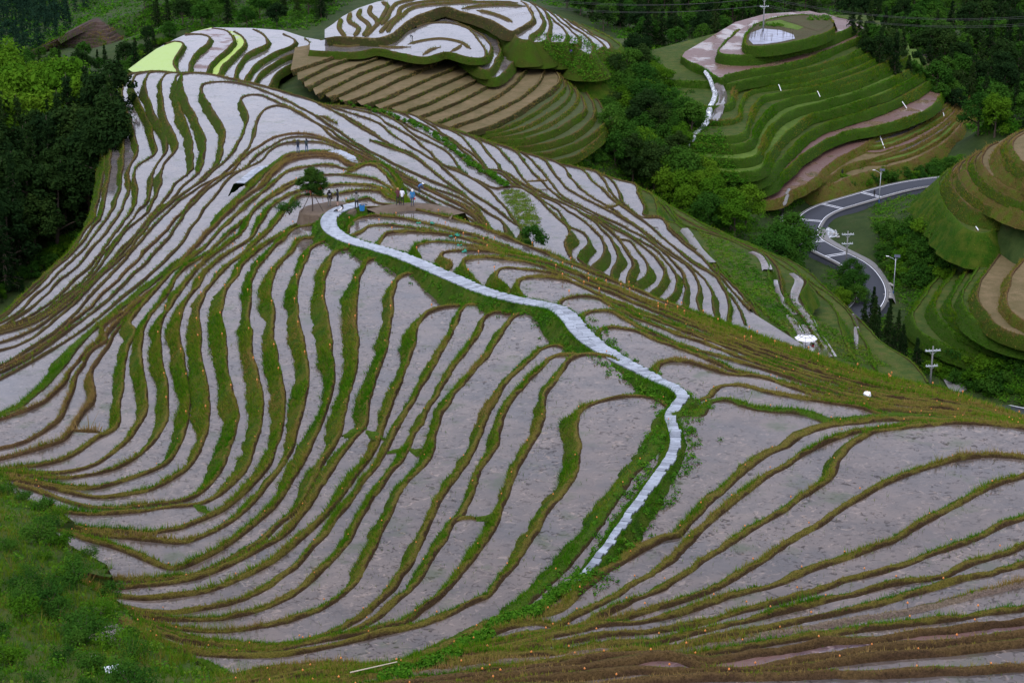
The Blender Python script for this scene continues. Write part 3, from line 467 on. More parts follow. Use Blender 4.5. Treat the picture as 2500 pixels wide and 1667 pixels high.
# ---------------------------------------------------------------- terraces
def clean(pts):
    """drop doubled and back-tracking survey points"""
    p = [np.array(q[:2], float) for q in pts]
    ch = True
    while ch:
        ch = False
        for i in range(1, len(p) - 1):
            a, b = p[i] - p[i - 1], p[i + 1] - p[i]
            la, lb = np.hypot(*a), np.hypot(*b)
            if la < 2 or lb < 2 or (np.dot(a, b) / (la * lb) < -.25 and min(la, lb) < 45):
                del p[i]; ch = True; break
    return p
def curve(world, step):
    """Catmull-Rom through world xy points, resampled evenly"""
    P = np.array([w[:2] for w in world]); out = []
    P = np.vstack([2 * P[0] - P[1], P, 2 * P[-1] - P[-2]])
    for i in range(1, len(P) - 2):
        p0, p1, p2, p3 = P[i - 1], P[i], P[i + 1], P[i + 2]
        L = np.hypot(*(p2 - p1)); n = max(2, int(L / (step * .5)))
        t0, t1 = 0.0, max(1e-3, np.hypot(*(p1 - p0))) ** .5
        t2 = t1 + max(1e-3, L) ** .5; t3 = t2 + max(1e-3, np.hypot(*(p3 - p2))) ** .5
        t = np.linspace(t1, t2, n, endpoint=False)[:, None]
        A1 = (t1 - t) / (t1 - t0) * p0 + (t - t0) / (t1 - t0) * p1
        A2 = (t2 - t) / (t2 - t1) * p1 + (t - t1) / (t2 - t1) * p2
        A3 = (t3 - t) / (t3 - t2) * p2 + (t - t2) / (t3 - t2) * p3
        B1 = (t2 - t) / (t2 - t0) * A1 + (t - t0) / (t2 - t0) * A2
        B2 = (t3 - t) / (t3 - t1) * A2 + (t - t1) / (t3 - t1) * A3
        out.append((t2 - t) / (t2 - t1) * B1 + (t - t1) / (t2 - t1) * B2)
    out.append(P[-2][None]); Q = np.vstack(out)
    d = np.r_[0, np.cumsum(np.hypot(*np.diff(Q, axis=0).T))]
    s = np.linspace(0, d[-1], max(3, int(d[-1] / step)))
    return np.c_[np.interp(s, d, Q[:, 0]), np.interp(s, d, Q[:, 1])], d[-1]
def smooth1(a, k):
    ker = np.ones(k) / k
    return np.apply_along_axis(lambda v: np.convolve(np.pad(v, k // 2, 'edge'), ker, 'valid')[:len(v)], 0, a)
def wob(n, amp, k):
    """smooth random run of length n"""
    return smooth1(rng.normal(0, 1, (n, 1)), max(1, k))[:, 0] * amp * math.sqrt(max(1, k))
def rim(xy, side):
    t = np.gradient(xy, axis=0); t /= np.maximum(1e-6, np.hypot(*t.T))[:, None]
    t = smooth1(t, 5); t /= np.maximum(1e-6, np.hypot(*t.T))[:, None]
    return np.c_[-t[:, 1], t[:, 0]] * side
GRASS = {}     # name -> list of (xyz base, height, width, tint, lean dir)
def bank(name, xy, z, drop, rw, bw, side, st, dist):
    """swept bund with its grassed face; returns nothing, adds grass seeds"""
    n = len(xy); nr = rim(xy, side)
    mat = {'g': 'bank', 'b': 'bank_brown', 'p': 'bank_pale', 'f': 'bank_far', 'w': 'bank_weedy', 'l': 'bank_lush', 'm': 'bank_far', 'd': 'bank_dry', 'k': 'plough', 'e': 'bank_far'}[st]
    big = dist > 200
    hb = ((.14 if dist < 110 else .18) if not big else .2) + wob(n, .035, 5) + (.06 if st == 'b' and not big else 0)
    wbv = bw * (1 + wob(n, .16, 7)); rwv = rw * (1 + wob(n, .16, 9))
    jit = wob(n, .05 if not big else .1, 5)
    # profile: offset outwards, height, grass cover
    prof = [(-.22 + 0 * jit, -.12 + 0 * hb, .05), (-.04 + jit, .04 + 0 * hb, .12), (.05 + jit, hb * .9, .3), (wbv * .55 + jit, hb * 1.05, .45), (wbv + jit, hb * .82, .65),
            (wbv + rwv * .30 + wob(n, .05, 3), -.28 * drop + wob(n, .05, 3), .9), (wbv + rwv * .66 + wob(n, .07, 3), -.64 * drop + wob(n, .06, 3), 1.0), (wbv + rwv + wob(n, .07, 5), -drop - .12 + 0 * hb, .85)]
    vs = []; mc = []
    dry = .5 + wob(n, .22, 15)
    for o, h, g in prof:
        xyp = xy + nr * np.broadcast_to(o, (n,))[:, None]
        vs.append(np.c_[xyp, z + np.broadcast_to(h, (n,))])
        mc.append(np.c_[np.full(n, g), dry, np.zeros(n)])
    k = len(prof); V = np.stack(vs, 1).reshape(-1, 3); MC = np.stack(mc, 1).reshape(-1, 3)
    i = np.arange(n - 1)[:, None] * k + np.arange(k - 1)[None]
    a = i.ravel(); Fq = np.c_[a, a + 1, a + k + 1, a + k]
    if side > 0: Fq = Fq[:, ::-1]
    structure(mesh_obj(name, V, Fq, M[mat], smooth=not big, attr={'mixc': MC}))
    return prof, nr, dry
def seed_grass(key, xy, nr, z, prof, dry, per_m, hgt, wid, st, spread=(2, 7)):
    L = np.hypot(*np.diff(xy, axis=0).T).sum(); m = int(L * per_m)
    if m < 1: return
    ii = rng.integers(0, len(xy) - 1, m); f = rng.random(m)
    pos = rng.random(m) ** (.8) * (spread[1] - spread[0]) + spread[0]
    lo = np.floor(pos).astype(int); fr = pos - lo; hi = np.minimum(lo + 1, len(prof) - 1)
    O = np.stack([np.broadcast_to(p[0], (len(xy),)) for p in prof], 1); Hh = np.stack([np.broadcast_to(p[1], (len(xy),)) for p in prof], 1)
    off = O[ii, lo] * (1 - fr) + O[ii, hi] * fr; hz = Hh[ii, lo] * (1 - fr) + Hh[ii, hi] * fr
    base = xy[ii] * (1 - f)[:, None] + xy[ii + 1] * f[:, None] + nr[ii] * off[:, None]
    patch = smooth1(rng.normal(0, 1, (len(xy), 1)), 9)[:, 0] * 3
    keep = rng.random(m) < np.clip(.70 + .3 * patch[ii] + .10 * (pos - 3), .15, 1)
    tint = np.clip(dry[ii] + rng.normal(0, .16, m) - .055 * (pos - 4) + {'b': .32, 'p': .4, 'd': .35, 'w': -.25, 'l': -.25, 'f': -.08, 'm': .05, 'e': .05, 'g': -.14}.get(st, 0.0), 0, 1)
    h = hgt * np.exp(rng.normal(0, .35, m)) * np.clip(1 + .35 * patch[ii], .5, 1.8)
    GRASS.setdefault(key, []).append(np.c_[base, z + hz - .03, h, np.full(m, wid), tint, nr[ii] * .3][keep])
def build_grass(key, name, mat, blades=4):
    S_ = np.vstack(GRASS.pop(key)); m = len(S_)
    b = np.repeat(S_, blades, 0); n = len(b)
    ang = rng.random(n) * 2 * math.pi; sp = b[:, 4] * 1.6
    base = b[:, :3].copy(); base[:, 0] += np.cos(ang) * sp * rng.random(n); base[:, 1] += np.sin(ang) * sp * rng.random(n)
    h = b[:, 3] * rng.uniform(.55, 1.15, n); w = b[:, 4] * rng.uniform(.6, 1.3, n)
    a2 = rng.random(n) * math.pi
    wx, wy = np.cos(a2) * w / 2, np.sin(a2) * w / 2
    ln = h[:, None] * (np.c_[np.cos(ang), np.sin(ang)] * rng.uniform(.1, .65, (n, 1)) + b[:, 6:8] * .8)
    v0 = base + np.c_[wx, wy, np.zeros(n)]; v1 = base - np.c_[wx, wy, np.zeros(n)]
    v2 = base + np.c_[ln, h * .95]
    V = np.stack([v0, v1, v2], 1).reshape(-1, 3)
    t = np.clip(b[:, 5] + rng.normal(0, .08, n), 0, 1)
    T = np.repeat(np.c_[t, t, t], 3, 0)
    return stuff(mesh_obj(name, V, np.arange(3 * n).reshape(-1, 3), mat, attr={'tint': T}))
def sheet_poly(name, ring, z, mat, lift=0.0):
    """flat polygon at height z"""
    bm = bmesh.new()
    f = bm.faces.new([bm.verts.new((x, y, z + lift)) for x, y in ring])
    f.normal_update()
    bmesh.ops.triangulate(bm, faces=[f], quad_method='BEAUTY', ngon_method='EAR_CLIP')
    bm.normal_update()
    for q in bm.faces:
        if q.normal.z < 0: q.normal_flip()
    me = bpy.data.meshes.new(name); bm.to_mesh(me); bm.free(); me.materials.append(mat)
    return structure(link(bpy.data.objects.new(name, me)))

def m_ground(name, cols, sc=.6, rough=.95, bstr=.6):
    t = NT(name); p = t.pos(); n1 = t.noise(p, sc, 6, .65); n2 = t.noise(p, sc * .18, 4); n3 = t.noise(p, sc * 6, 4, .7)
    c = t.ramp(n1, [(.25 + .5 * i / (len(cols) - 1), q) for i, q in enumerate(cols)])
    c = t.mix(t.ramp(n2, [(.4, 0.0), (.65, .55)]), c, cols[0])
    c = t.mix(t.math('MULTIPLY', n3, .5), c, [x * .35 for x in cols[0]])
    t.bsdf(c, rough, bump=t.math('ADD', n1, n3), bstr=bstr, bdist=.3).inputs['Specular IOR Level'].default_value = .12
    return t.m
M['hill_grass'] = m_ground('hill_grass', [(.022, .048, .006), (.045, .08, .010), (.085, .10, .018), (.11, .085, .035)])
M['soil'] = m_ground('garden_soil', [(.05, .05, .02), (.08, .065, .03), (.05, .08, .02)])
M['silt'] = m_water('ditch_silt', (.15, .09, .06), (.19, .125, .085), (.09, .06, .045), exposed=.55)
M['marsh'] = m_ground('marsh_grass', [(.05, .09, .012), (.09, .15, .02), (.14, .2, .035)])
M['marsh2'] = m_ground('marsh_tread', [(.045, .06, .018), (.07, .09, .03), (.09, .10, .045)])
M['plough'] = m_ground('ploughed', [(.05, .034, .028), (.075, .05, .04), (.09, .062, .05)])
M['dry_tread'] = m_ground('dry_tread', [(.10, .085, .032), (.17, .125, .062), (.23, .165, .09)])
CTRL = []      # ground control points (x, y, z)
EDGES = {}     # level -> (xy, normals) of the near spur's terrace edges
for z, pts, rw, drop, st, bw in NEAR:
    W = [place(x, y, z) for x, y in clean(pts)]
    dist = float(np.median([np.hypot(w[0], w[1]) for w in W]))
    step = .30 if dist < 110 else (.5 if dist < 180 else .9)
    xy, L = curve(W, step)
    zz = CAMZ + z
    prof, nr, dry = bank('terrace_bank', xy, zz, drop, rw, bw, 1, st, dist)
    EDGES[z] = (xy, nr, dist)
    if dist < 110: seed_grass('near', xy, nr, zz, prof, dry, 150 if st != 'b' else 60, .14 if st != 'b' else .08, .034, st)
    elif dist < 185: seed_grass('near', xy, nr, zz, prof, dry, 85, .19, .05, st)
    else: seed_grass('mid', xy, nr, zz, prof, dry, 16, .19, .07, st)
    ring = [tuple(q) for q in xy[::2]] + [(95, 60), (70, 8), (-70, 8)]
    if xy[0][0] > -30: ring += [(-70, min(60, xy[0][1] * .6))]
    mk = 'water' if dist < 190 else 'water_far'
    if z in (-31.2, -31.55): mk = 'water_purple'
    if z < -78.5: mk = 'hill_grass'
    sheet_poly('paddy_water', ring, zz, M[mk])
    for q in xy[::max(1, len(xy) // 26)]: CTRL.append((q[0], q[1], zz - 2.6 - (0 if z > -60 else 3.6)))
WAT = {None: 'hill_grass', 'garden': 'soil', 'silt': 'silt', 'marsh': 'marsh', 'marsh2': 'marsh2', 'algae': 'water_algae', 'duck': 'water_duck', 'purple': 'water_purple', 'dry': 'dry_tread', 'plough': 'plough', 'silt2': 'silt', 'stubble': 'water_far'}
_h2 = []
for e_ in HILLS: _h2.append(e_)
for z, pts, rw, drop, st, close, depth, bw, water in _h2:
    W = [place(x, y, z) for x, y in clean(pts)]
    dist = float(np.median([np.hypot(w[0], w[1]) for w in W]))
    if close == 'back' and st in 'lb': W = [W[0] + np.array(d_ + (0,)) for d_ in ((-30, 16), (-20, 6), (-9, -1.5), (-3, -2.5))] + W
    xy, L = curve(W, 1.0)
    zz = CAMZ + z
    prof, nr, dry = bank('terrace_bank', xy, zz, drop, rw, bw, -1, st, dist)
    seed_grass('hill', xy, nr, zz, prof, dry, {'l': 26, 'f': 6, 'd': 6, 'e': 10}.get(st, 14), {'l': .30, 'd': .22, 'e': .24, 'f': .2}.get(st, .30), .13, st, spread=(3, 7) if st != 'l' else (1, 7))
    r = [tuple(q) for q in xy[::2]]
    if tuple(xy[-1]) != r[-1]: r.append(tuple(xy[-1]))
    a, b = xy[0], xy[-1]
    if close == 'back':
        ym = float(xy[:, 1].max()) + (28 if st in 'lb' else depth)
        r += [(b[0] + 4, ym), (b[0] - 20, ym)] if st in 'lb' else [(b[0] + 4, ym), (a[0] - 4, ym)]
    elif close == 'right': r += [(b[0] + depth, b[1]), (b[0] + depth, a[1] + 6), (a[0] + 4, a[1] + 6)]
    elif close == 'px': r += [tuple(place(x, y, z)[:2]) for x, y in depth]
    elif close == 'sil':
        tx = pts[-1][0]
        r += [tuple(place(x, y, z)[:2]) for x, y in depth[0] if x < tx - 6] + [tuple(place(x, y, z)[:2]) for x, y in depth[1] if x < pts[0][0] - 6]
    wk = WAT[water]
    if water is None and st == 'f': wk = 'water_far'
    if water is None and st in 'bm': wk = 'dry_tread'
    sheet_poly('terrace_tread', r, zz, M[wk])
    for q in xy[::max(1, len(xy) // 14)]: CTRL.append((q[0], q[1], zz - 3.2))
    if close == 'back' and st == 'l': CTRL.append((a[0] + 10, a[1] - 8, zz - 1.0)); CTRL.append((a[0] - 4, a[1], zz - .8))

def bund(pts, z, w=.35, h=.25, st='b', lift=0.0, key='mid', per_m=10, name='terrace_bank'):
    """low ridge between two plots of the same level"""
    W = [place(x, y, z) for x, y in clean(pts)]
    dist = float(np.median([np.hypot(w_[0], w_[1]) for w_ in W]))
    xy, L = curve(W, .3 if dist < 120 else (.6 if dist < 200 else 1.0)); n = len(xy); nr = rim(xy, 1); zz = CAMZ + z + lift
    e = np.clip(np.minimum(np.arange(n), np.arange(n)[::-1]) / 2.0, .3, 1)
    prof = [(-w * .75 * e, -.1 + 0 * e, .2), (-w * .4 * e + wob(n, .03, 3), h * .8 * e, .45), (0 * e + wob(n, .03, 3), h * e, .5), (w * .4 * e + wob(n, .03, 3), h * .8 * e, .5), (w * .75 * e, -.1 + 0 * e, .4)]
    dry = .5 + wob(n, .2, 11); k = len(prof)
    V = np.stack([np.c_[xy + nr * np.broadcast_to(o, (n,))[:, None], zz + np.broadcast_to(hh, (n,))] for o, hh, g in prof], 1).reshape(-1, 3)
    MC = np.stack([np.c_[np.full(n, g), dry, dry] for o, hh, g in prof], 1).reshape(-1, 3)
    a_ = (np.arange(n - 1)[:, None] * k + np.arange(k - 1)[None]).ravel()
    mat = {'g': 'bank', 'b': 'bank_brown', 'f': 'bank_far', 'w': 'bank_weedy'}[st]
    structure(mesh_obj(name, V, np.c_[a_ + k, a_ + k + 1, a_ + 1, a_], M[mat], smooth=True, attr={'mixc': MC}))
    seed_grass(key, xy, nr, zz, prof, dry, per_m, .15 if key == 'near' else .3, .02 if key == 'near' else .08, st, spread=(1, 4))
for z, l in PLOT: bund(l, z, w=.7, h=.35, st='f', key='hill', per_m=4)
for l in TOPB: bund(l, -76.2, w=.9, h=.5, st='f', key='hill', per_m=5)
# plots are also parted by short cross banks
for z, l, st, w in [(-52.4, J(350,490,410,492,480,497), 'b', .4), (-47.8, J(925,848,960,866,1005,892), 'w', .5), (-44.4, J(1640,520,1690,505,1750,480), 'w', .6), (-43.6, J(1755,495,1800,520,1850,540), 'w', .5), (-42.8, J(1850,600,1900,590,1960,585), 'w', .8), (-42.1, J(1960,580,2000,600,2070,590), 'w', .8),
                    (-39.9, J(2180,925,2230,908,2290,920), 'g', .5), (-39.2, K(1100,1500,1150,1500,1190,1480), 'w', .6), (-61.8, Y(1340,352,1400,350,1440,372,1500,400), 'f', .4), (-64.2, Y(1790,550,1840,548,1880,580), 'f', .5), (-65.4, Y(2020,640,2080,636,2140,665), 'f', .5), (-66.6, Y(2150,672,2200,672,2260,690,2330,720), 'f', .5),
                    (-67.8, Y(1910,596,1960,598), 'f', .5), (-72.2, O(1000,505,1080,502,1140,500), 'f', .4), (-74.3, O(1470,668,1540,672,1600,650), 'f', .5), (-73.6, O(1600,880,1640,878,1680,868), 'f', .5), (-76.4, O(1760,735,1800,732,1850,735), 'f', .4), (-66.6, Y(420,440,450,430,480,400), 'f', .8)]:
    bund(l, z, w=w, st=st, key='near' if z > -50 else 'mid', per_m=40 if z > -50 else 12)
# ---------------------------------------------------------------- the ground under and around the terraces
for x, y, z in [(0,760,-68),(150,620,-70),(260,520,-72),(320,440,-74),(-150,700,-72),(-200,500,-80),(100,420,-78),(300,330,-79),(270,250,-83),(-100,300,-92),(150,250,-92),
                (0,100,-118),(0,0,-124),(200,0,-122),(-200,60,-120),(120,160,-112),(250,110,-103),(235,55,-103),(310,150,-98),(320,90,-100),(60,150,-112),
                (400,60,-92),(350,0,-93),(600,60,-92),(600,5,-95),(800,30,-90),(880,5,-92),(260,170,-96),
                (1500,70,-95),(1500,0,-99),(1400,20,-92),(1700,110,-97),(1700,0,-102),(1640,140,-96),(1900,0,-104),(2050,40,-104),(2200,150,-103),(2200,0,-107),(2350,100,-100),(2450,250,-97),(2480,60,-100),(2480,0,-103),(2350,260,-103),(2250,230,-106),(2420,330,-104),
                (1560,200,-101),(1600,300,-104),(1560,420,-106),(1640,420,-108),(1700,470,-109.5),(1620,250,-102),(1700,330,-104),(1740,430,-107),(1480,380,-103),(1520,460,-102),(1480,300,-100),
                (1800,620,-103),(1880,600,-108),(1750,560,-104),(1700,520,-103),(1850,680,-98),(1980,700,-105),(1800,700,-93),(2050,760,-103),(2080,850,-101),(2200,900,-103),(2250,940,-105),(2130,780,-108),(2000,640,-110.2),(1950,560,-110),
                (2000,510,-110),(2100,480,-110),(2230,452,-109),(2300,470,-108),(1980,560,-110.2),(2020,620,-110.4),(2100,680,-110.6),(2130,720,-110.8),(2080,760,-111),(2200,800,-112.5),(2180,700,-111.5),(2230,760,-112),(2060,560,-112),(2040,600,-112.5),(2150,640,-111.5),
                (2350,960,-112),(2450,980,-112),(2500,1010,-112.5),(2420,930,-111),(2600,1020,-112),(2300,920,-111),(2200,600,-107),(2250,560,-104.5),(2300,640,-105.5),(2230,520,-106.5),(2320,580,-102),(2230,680,-109),(2280,560,-102.5),(2170,560,-109),(2050,430,-107.5),(2200,420,-106.5),(1990,470,-108.5)]:
    CTRL.append(tuple(place(x, y, z)))
RD = [(2400,436),(2320,441),(2235,452),(2186,462),(2145,473),(2104,485),(2063,497),(2033,506),(2006,517),(1986,530),(1975,544),(1967,560),(1966,575),(1978,589),(1998,602),(2024,616),(2053,630),(2078,643),(2100,660),(2116,680),(2126,700),(2128,722),(2120,742),(2104,760),(2080,778),(2050,796)]
ROADL = np.linspace(-109.0, -110.9, len(RD)); RW = [place(x, y, z) for (x, y), z in zip(RD, ROADL)]
_rn = np.gradient(np.array([w[:2] for w in RW]), axis=0); _rn /= np.hypot(*_rn.T)[:, None]
CTRL = [c for c in CTRL if min((c[0] - w[0]) ** 2 + (c[1] - w[1]) ** 2 for w in RW) > 49]
for w, d in zip(RW, _rn):
    for k in (-5.5, 0, 5.5): CTRL.append((w[0] - d[1] * k, w[1] + d[0] * k, w[2] - .9))
CTRL += [(-250, 60, 40), (-250, 150, 45), (250, 60, 20), (250, 150, 15), (120, 80, 40), (-100, 30, 95), (100, 20, 95), (0, 10, 105), (-330, 400, 60), (-400, 700, 70), (0, 900, 70), (400, 700, 60), (350, 420, 45), (330, 250, 20), (-100, 620, 38), (60, 560, 30), (160, 560, 25)]
CT = np.array(CTRL)
_, _u = np.unique(np.round(CT[:, :2] / 1.5).astype(int), axis=0, return_index=True); CT = CT[_u]
def _phi(a, b):
    d = np.sqrt(((a[:, None, :] - b[None]) ** 2).sum(-1)); return d
_K = _phi(CT[:, :2], CT[:, :2]) - np.eye(len(CT)) * 2.0
_wgt = np.linalg.solve(_K, CT[:, 2] - CT[:, 2].mean()); _mu = CT[:, 2].mean()
def ground_z(xy):
    xy = np.atleast_2d(np.asarray(xy, float)); out = np.empty(len(xy))
    for i in range(0, len(xy), 8000): out[i:i + 8000] = _phi(xy[i:i + 8000], CT[:, :2]) @ _wgt
    return out + _mu
gx = np.linspace(-330, 330, 265); gy = np.r_[np.linspace(8, 300, 118), np.linspace(302.5, 560, 104), np.linspace(565, 900, 60)]
GX, GY = np.meshgrid(gx, gy); GZ = ground_z(np.c_[GX.ravel(), GY.ravel()]).reshape(GX.shape)
GZ += np.array([[noise.noise(Vector((x * .09, y * .09, 3))) * .5 + noise.noise(Vector((x * .3, y * .3, 7))) * .2 for x in gx] for y in gy])
from mathutils.bvhtree import BVHTree
nx, ny = len(gx), len(gy)
gi = (np.arange(ny - 1)[:, None] * nx + np.arange(nx - 1)[None]).ravel()
GF = np.c_[gi, gi + 1, gi + nx + 1, gi + nx]; GV = np.c_[GX.ravel(), GY.ravel(), GZ.ravel()]
M['ground'] = m_ground('ground_scrub', [(.018, .034, .008), (.03, .055, .012), (.045, .07, .016), (.06, .055, .025)], sc=.35)
structure(mesh_obj('ground', GV, GF, M['ground'], smooth=True))
GBVH = BVHTree.FromPolygons([tuple(v) for v in GV], [tuple(f) for f in GF])
def sight(px, py):
    """where a sight line meets the ground"""
    dx = (px - 1250.0) / FPX; dy = (833.5 - py) / FPX
    h = GBVH.ray_cast(Vector((0, 0, CAMZ)), Vector((dx, _c + dy * _s, -_s + dy * _c)).normalized())
    return h[0]
def drop_z(x, y):
    h = GBVH.ray_cast(Vector((x, y, 400)), Vector((0, 0, -1)))
    return h[0].z if h[0] else 0.0
# far land: one broad sheet to the horizon, lower than everything else
structure(mesh_obj('terrain', [(-4000, -500, -5), (4000, -500, -5), (4000, 5500, -5), (-4000, 5500, -5)], [(0, 1, 2, 3)], M['ground']))
# ---------------------------------------------------------------- the paved path
def m_slab(name, a, b, rough=.42):
    t = NT(name); r = t.rnd(); p = t.obj(); w = t.pos()
    n = t.noise(w, 5.0, 5, .6)
    c = t.ramp(r, [(0.0, a), (.5, b), (1.0, [min(1, x * 1.22) for x in b])])
    c = t.mix(t.math('MULTIPLY', t.ramp(n, [(.45, 0.0), (.75, 1.0)]), .45), c, [x * .45 for x in a])
    t.bsdf(c, t.math('ADD', t.math('MULTIPLY', n, .3), rough - .15), bump=n, bstr=.25, bdist=.02)
    return t.m
M['slab'] = m_slab('slate_slab', (.11, .125, .15), (.22, .245, .28))
def slab_mesh(bev=.06):
    bm = bmesh.new(); bmesh.ops.create_cube(bm, size=1.0)
    for v in bm.verts:
        v.co.x += random.uniform(-.02, .02); v.co.y += random.uniform(-.03, .03)
    bmesh.ops.bevel(bm, geom=[e for e in bm.edges if abs(e.verts[0].co.z - e.verts[1].co.z) < .1 and e.verts[0].co.z > 0], offset=.03, segments=1, affect='EDGES')
    me = bpy.data.meshes.new('paving_slab'); bm.to_mesh(me); bm.free(); me.materials.append(M['slab']); return me
SLABM = [slab_mesh() for _ in range(5)]
def paved(name, pts, wid0, wid1, row=.42, lift=.46, max_parts=300, verge=1.0, base='bank_weedy', key='near', per=110):
    """pts: (px, py, level); a ribbon of slabs on a grassed bed"""
    W = [place(x, y, z) for x, y, z in pts]
    xy, L = curve(W, .3); n = len(xy)
    d = np.r_[0, np.cumsum(np.hypot(*np.diff(np.array([w[:2] for w in W]), axis=0).T))]
    s = np.linspace(0, L, n)
    zz = smooth1(np.interp(s * d[-1] / L, d, [w[2] for w in W])[:, None], 9)[:, 0] + lift
    zz -= .75 * np.clip(1 - (L - s) / 3.0, 0, 1)
    nr = rim(xy, 1); wid = np.interp(s / L, [0, .62, .72, 1], [wid0, wid0 * .9, wid0 * .5, wid1])
    prof = [(-wid / 2 - verge - .9 + wob(n, .2, 9), -1.7 + 0 * wid, 1.0), (-wid / 2 - verge * .45 + wob(n, .1, 7), -.16 + wob(n, .04, 5), .95), (-wid / 2 - .06, -.03 + 0 * wid, .6), (0 * wid, -.02 + 0 * wid, .1), (wid / 2 + .06, -.03 + 0 * wid, .6), (wid / 2 + verge * .45 + wob(n, .1, 7), -.16 + wob(n, .04, 5), .95), (wid / 2 + verge + .9 + wob(n, .2, 9), -1.7 + 0 * wid, 1.0)]
    k = len(prof)
    V = np.stack([np.c_[xy + nr * o[:, None], zz + h] for o, h, g in prof], 1).reshape(-1, 3)
    MC = np.stack([np.c_[np.full(n, g), np.full(n, .3), np.zeros(n)] for o, h, g in prof], 1).reshape(-1, 3)
    a = (np.arange(n - 1)[:, None] * k + np.arange(k - 1)[None]).ravel()
    root = structure(mesh_obj(name, V, np.c_[a + k, a + k + 1, a + 1, a], M[base], attr={'mixc': MC}, smooth=True))
    dry = .12 + wob(n, .12, 15)
    for lo, hi in ((0, 2), (4, 6)): 
        pz = [(o, h + 0 * wid, g) for o, h, g in prof]
        S0 = len(GRASS.get(key, [])); seed_grass(key, xy, nr, 0.0, pz, dry, per, .16 if key == 'near' else .3, .022 if key == 'near' else .06, 'w', spread=(lo, hi))
        for arr in GRASS[key][S0:]:
            # follow the path's own height
            ii = np.argmin(((arr[:, None, :2] - xy[None, ::3]) ** 2).sum(-1), 1) * 3
            arr[:, 2] += zz[np.minimum(ii, n - 1)]
    out = []; q = 0.0
    while q < L - row:
        r_ = row * random.uniform(.85, 1.15); fi = min(n - 2.001, (q + r_ / 2) / L * (n - 1)); i = int(fi); ff = fi - i; pc = xy[i] * (1 - ff) + xy[i + 1] * ff; zc = zz[i] * (1 - ff) + zz[i + 1] * ff
        t = xy[i + 1] - xy[i]; ang = math.atan2(t[1], t[0]); w_ = wid[i]; sl = math.atan2(zz[i + 1] - zz[i], np.hypot(*t))
        cuts = [0.0]; 
        while cuts[-1] < w_ - .3: cuts.append(min(w_, cuts[-1] + random.uniform(.4, .85)))
        cuts[-1] = w_ + random.uniform(-.06, .10)
        for c0, c1 in zip(cuts[:-1], cuts[1:]):
            off = (c0 + c1) / 2 - w_ / 2; p = pc + nr[i] * off
            out.append(((p[0], p[1], zc + .03 + random.uniform(-.012, .012)), (r_ - .012, c1 - c0 - .018, .09), (random.uniform(-.015, .015), -sl + random.uniform(-.012, .012), ang + random.uniform(-.03, .03))))
        q += r_
    out.sort(key=lambda e: math.hypot(e[0][0], e[0][1]))
    for loc, sc, ro in out[:max_parts]:
        o = bpy.data.objects.new('paving_slab', random.choice(SLABM)); o.location = loc; o.scale = sc; o.rotation_euler = ro; link(o, root)
    if len(out) > max_parts:
        mb = MB()
        for loc, sc, ro in out[max_parts:]: mb.box(loc, sc, ro[2])
        stuff(mb.build('paving_slabs', M['slab_far'], root))
    return xy, zz
t = NT('slate_slab_far'); n_ = t.noise(t.pos(), 1.9, 2); t.bsdf(t.ramp(n_, [(.3, (.13, .15, .18)), (.5, (.23, .255, .29)), (.7, (.29, .32, .36))]), .4); M['slab_far'] = t.m
def kz(*p):   # x, y, level triples in the second survey plate
    return [(600 + p[i] / 1.96, 500 + p[i + 1] / 1.96, p[i + 2]) for i in range(0, len(p), 3)]
PATH = kz(545,20,-47.4, 490,35,-47.4, 440,52,-47.3, 405,80,-47.1, 395,115,-46.9, 415,150,-46.6, 460,180,-46.3, 520,205,-46.0, 600,228,-45.6, 700,258,-45.0, 800,295,-44.5, 900,340,-44.0, 1000,383,-43.6, 1100,428,-43.1, 1200,462,-42.5, 1300,488,-42.0,
     1400,505,-41.5, 1490,528,-41.0, 1550,575,-40.7, 1590,630,-40.4, 1640,680,-40.1, 1720,735,-39.8, 1800,785,-39.6, 1880,825,-39.3, 1960,870,-39.0, 2050,915,-38.7, 2090,955,-38.4, 2060,1000,-38.3, 2030,1050,-38.2, 2045,1110,-38.1, 2055,1170,-38.0, 2040,1230,-37.9, 2000,1295,-37.85, 1945,1370,-37.8, 1890,1450,-37.7, 1830,1530,-37.6)
PATH += [(800 + u / 2.751, 1097 + v / 2.751, z) for u, v, z in ((2010,520,-37.5),(1930,630,-37.4),(1870,720,-37.3),(1790,800,-37.25),(1690,870,-37.2),(1600,930,-37.15))]
path_xy, path_z = paved('stone_path', PATH, 1.4, .30, row=.38, max_parts=295, verge=.5)
def yz(*p): return [(250 + p[i] / 2.6133, 150 + p[i + 1] / 2.6133, p[i + 2]) for i in range(0, len(p), 3)]
paved('stone_steps', yz(880,785,-55.2, 930,745,-55.1, 980,705,-55.0, 1040,670,-54.9, 1110,638,-54.8), 1.1, 1.1, row=.5, lift=.1, max_parts=0, verge=.25, key='mid', per=3)
paved('stone_steps', yz(1480,585,-54.9, 1530,605,-54.6, 1580,630,-54.3, 1635,660,-54.0), 1.6, 1.5, row=.5, lift=.2, max_parts=0, verge=.3, key='mid', per=3)

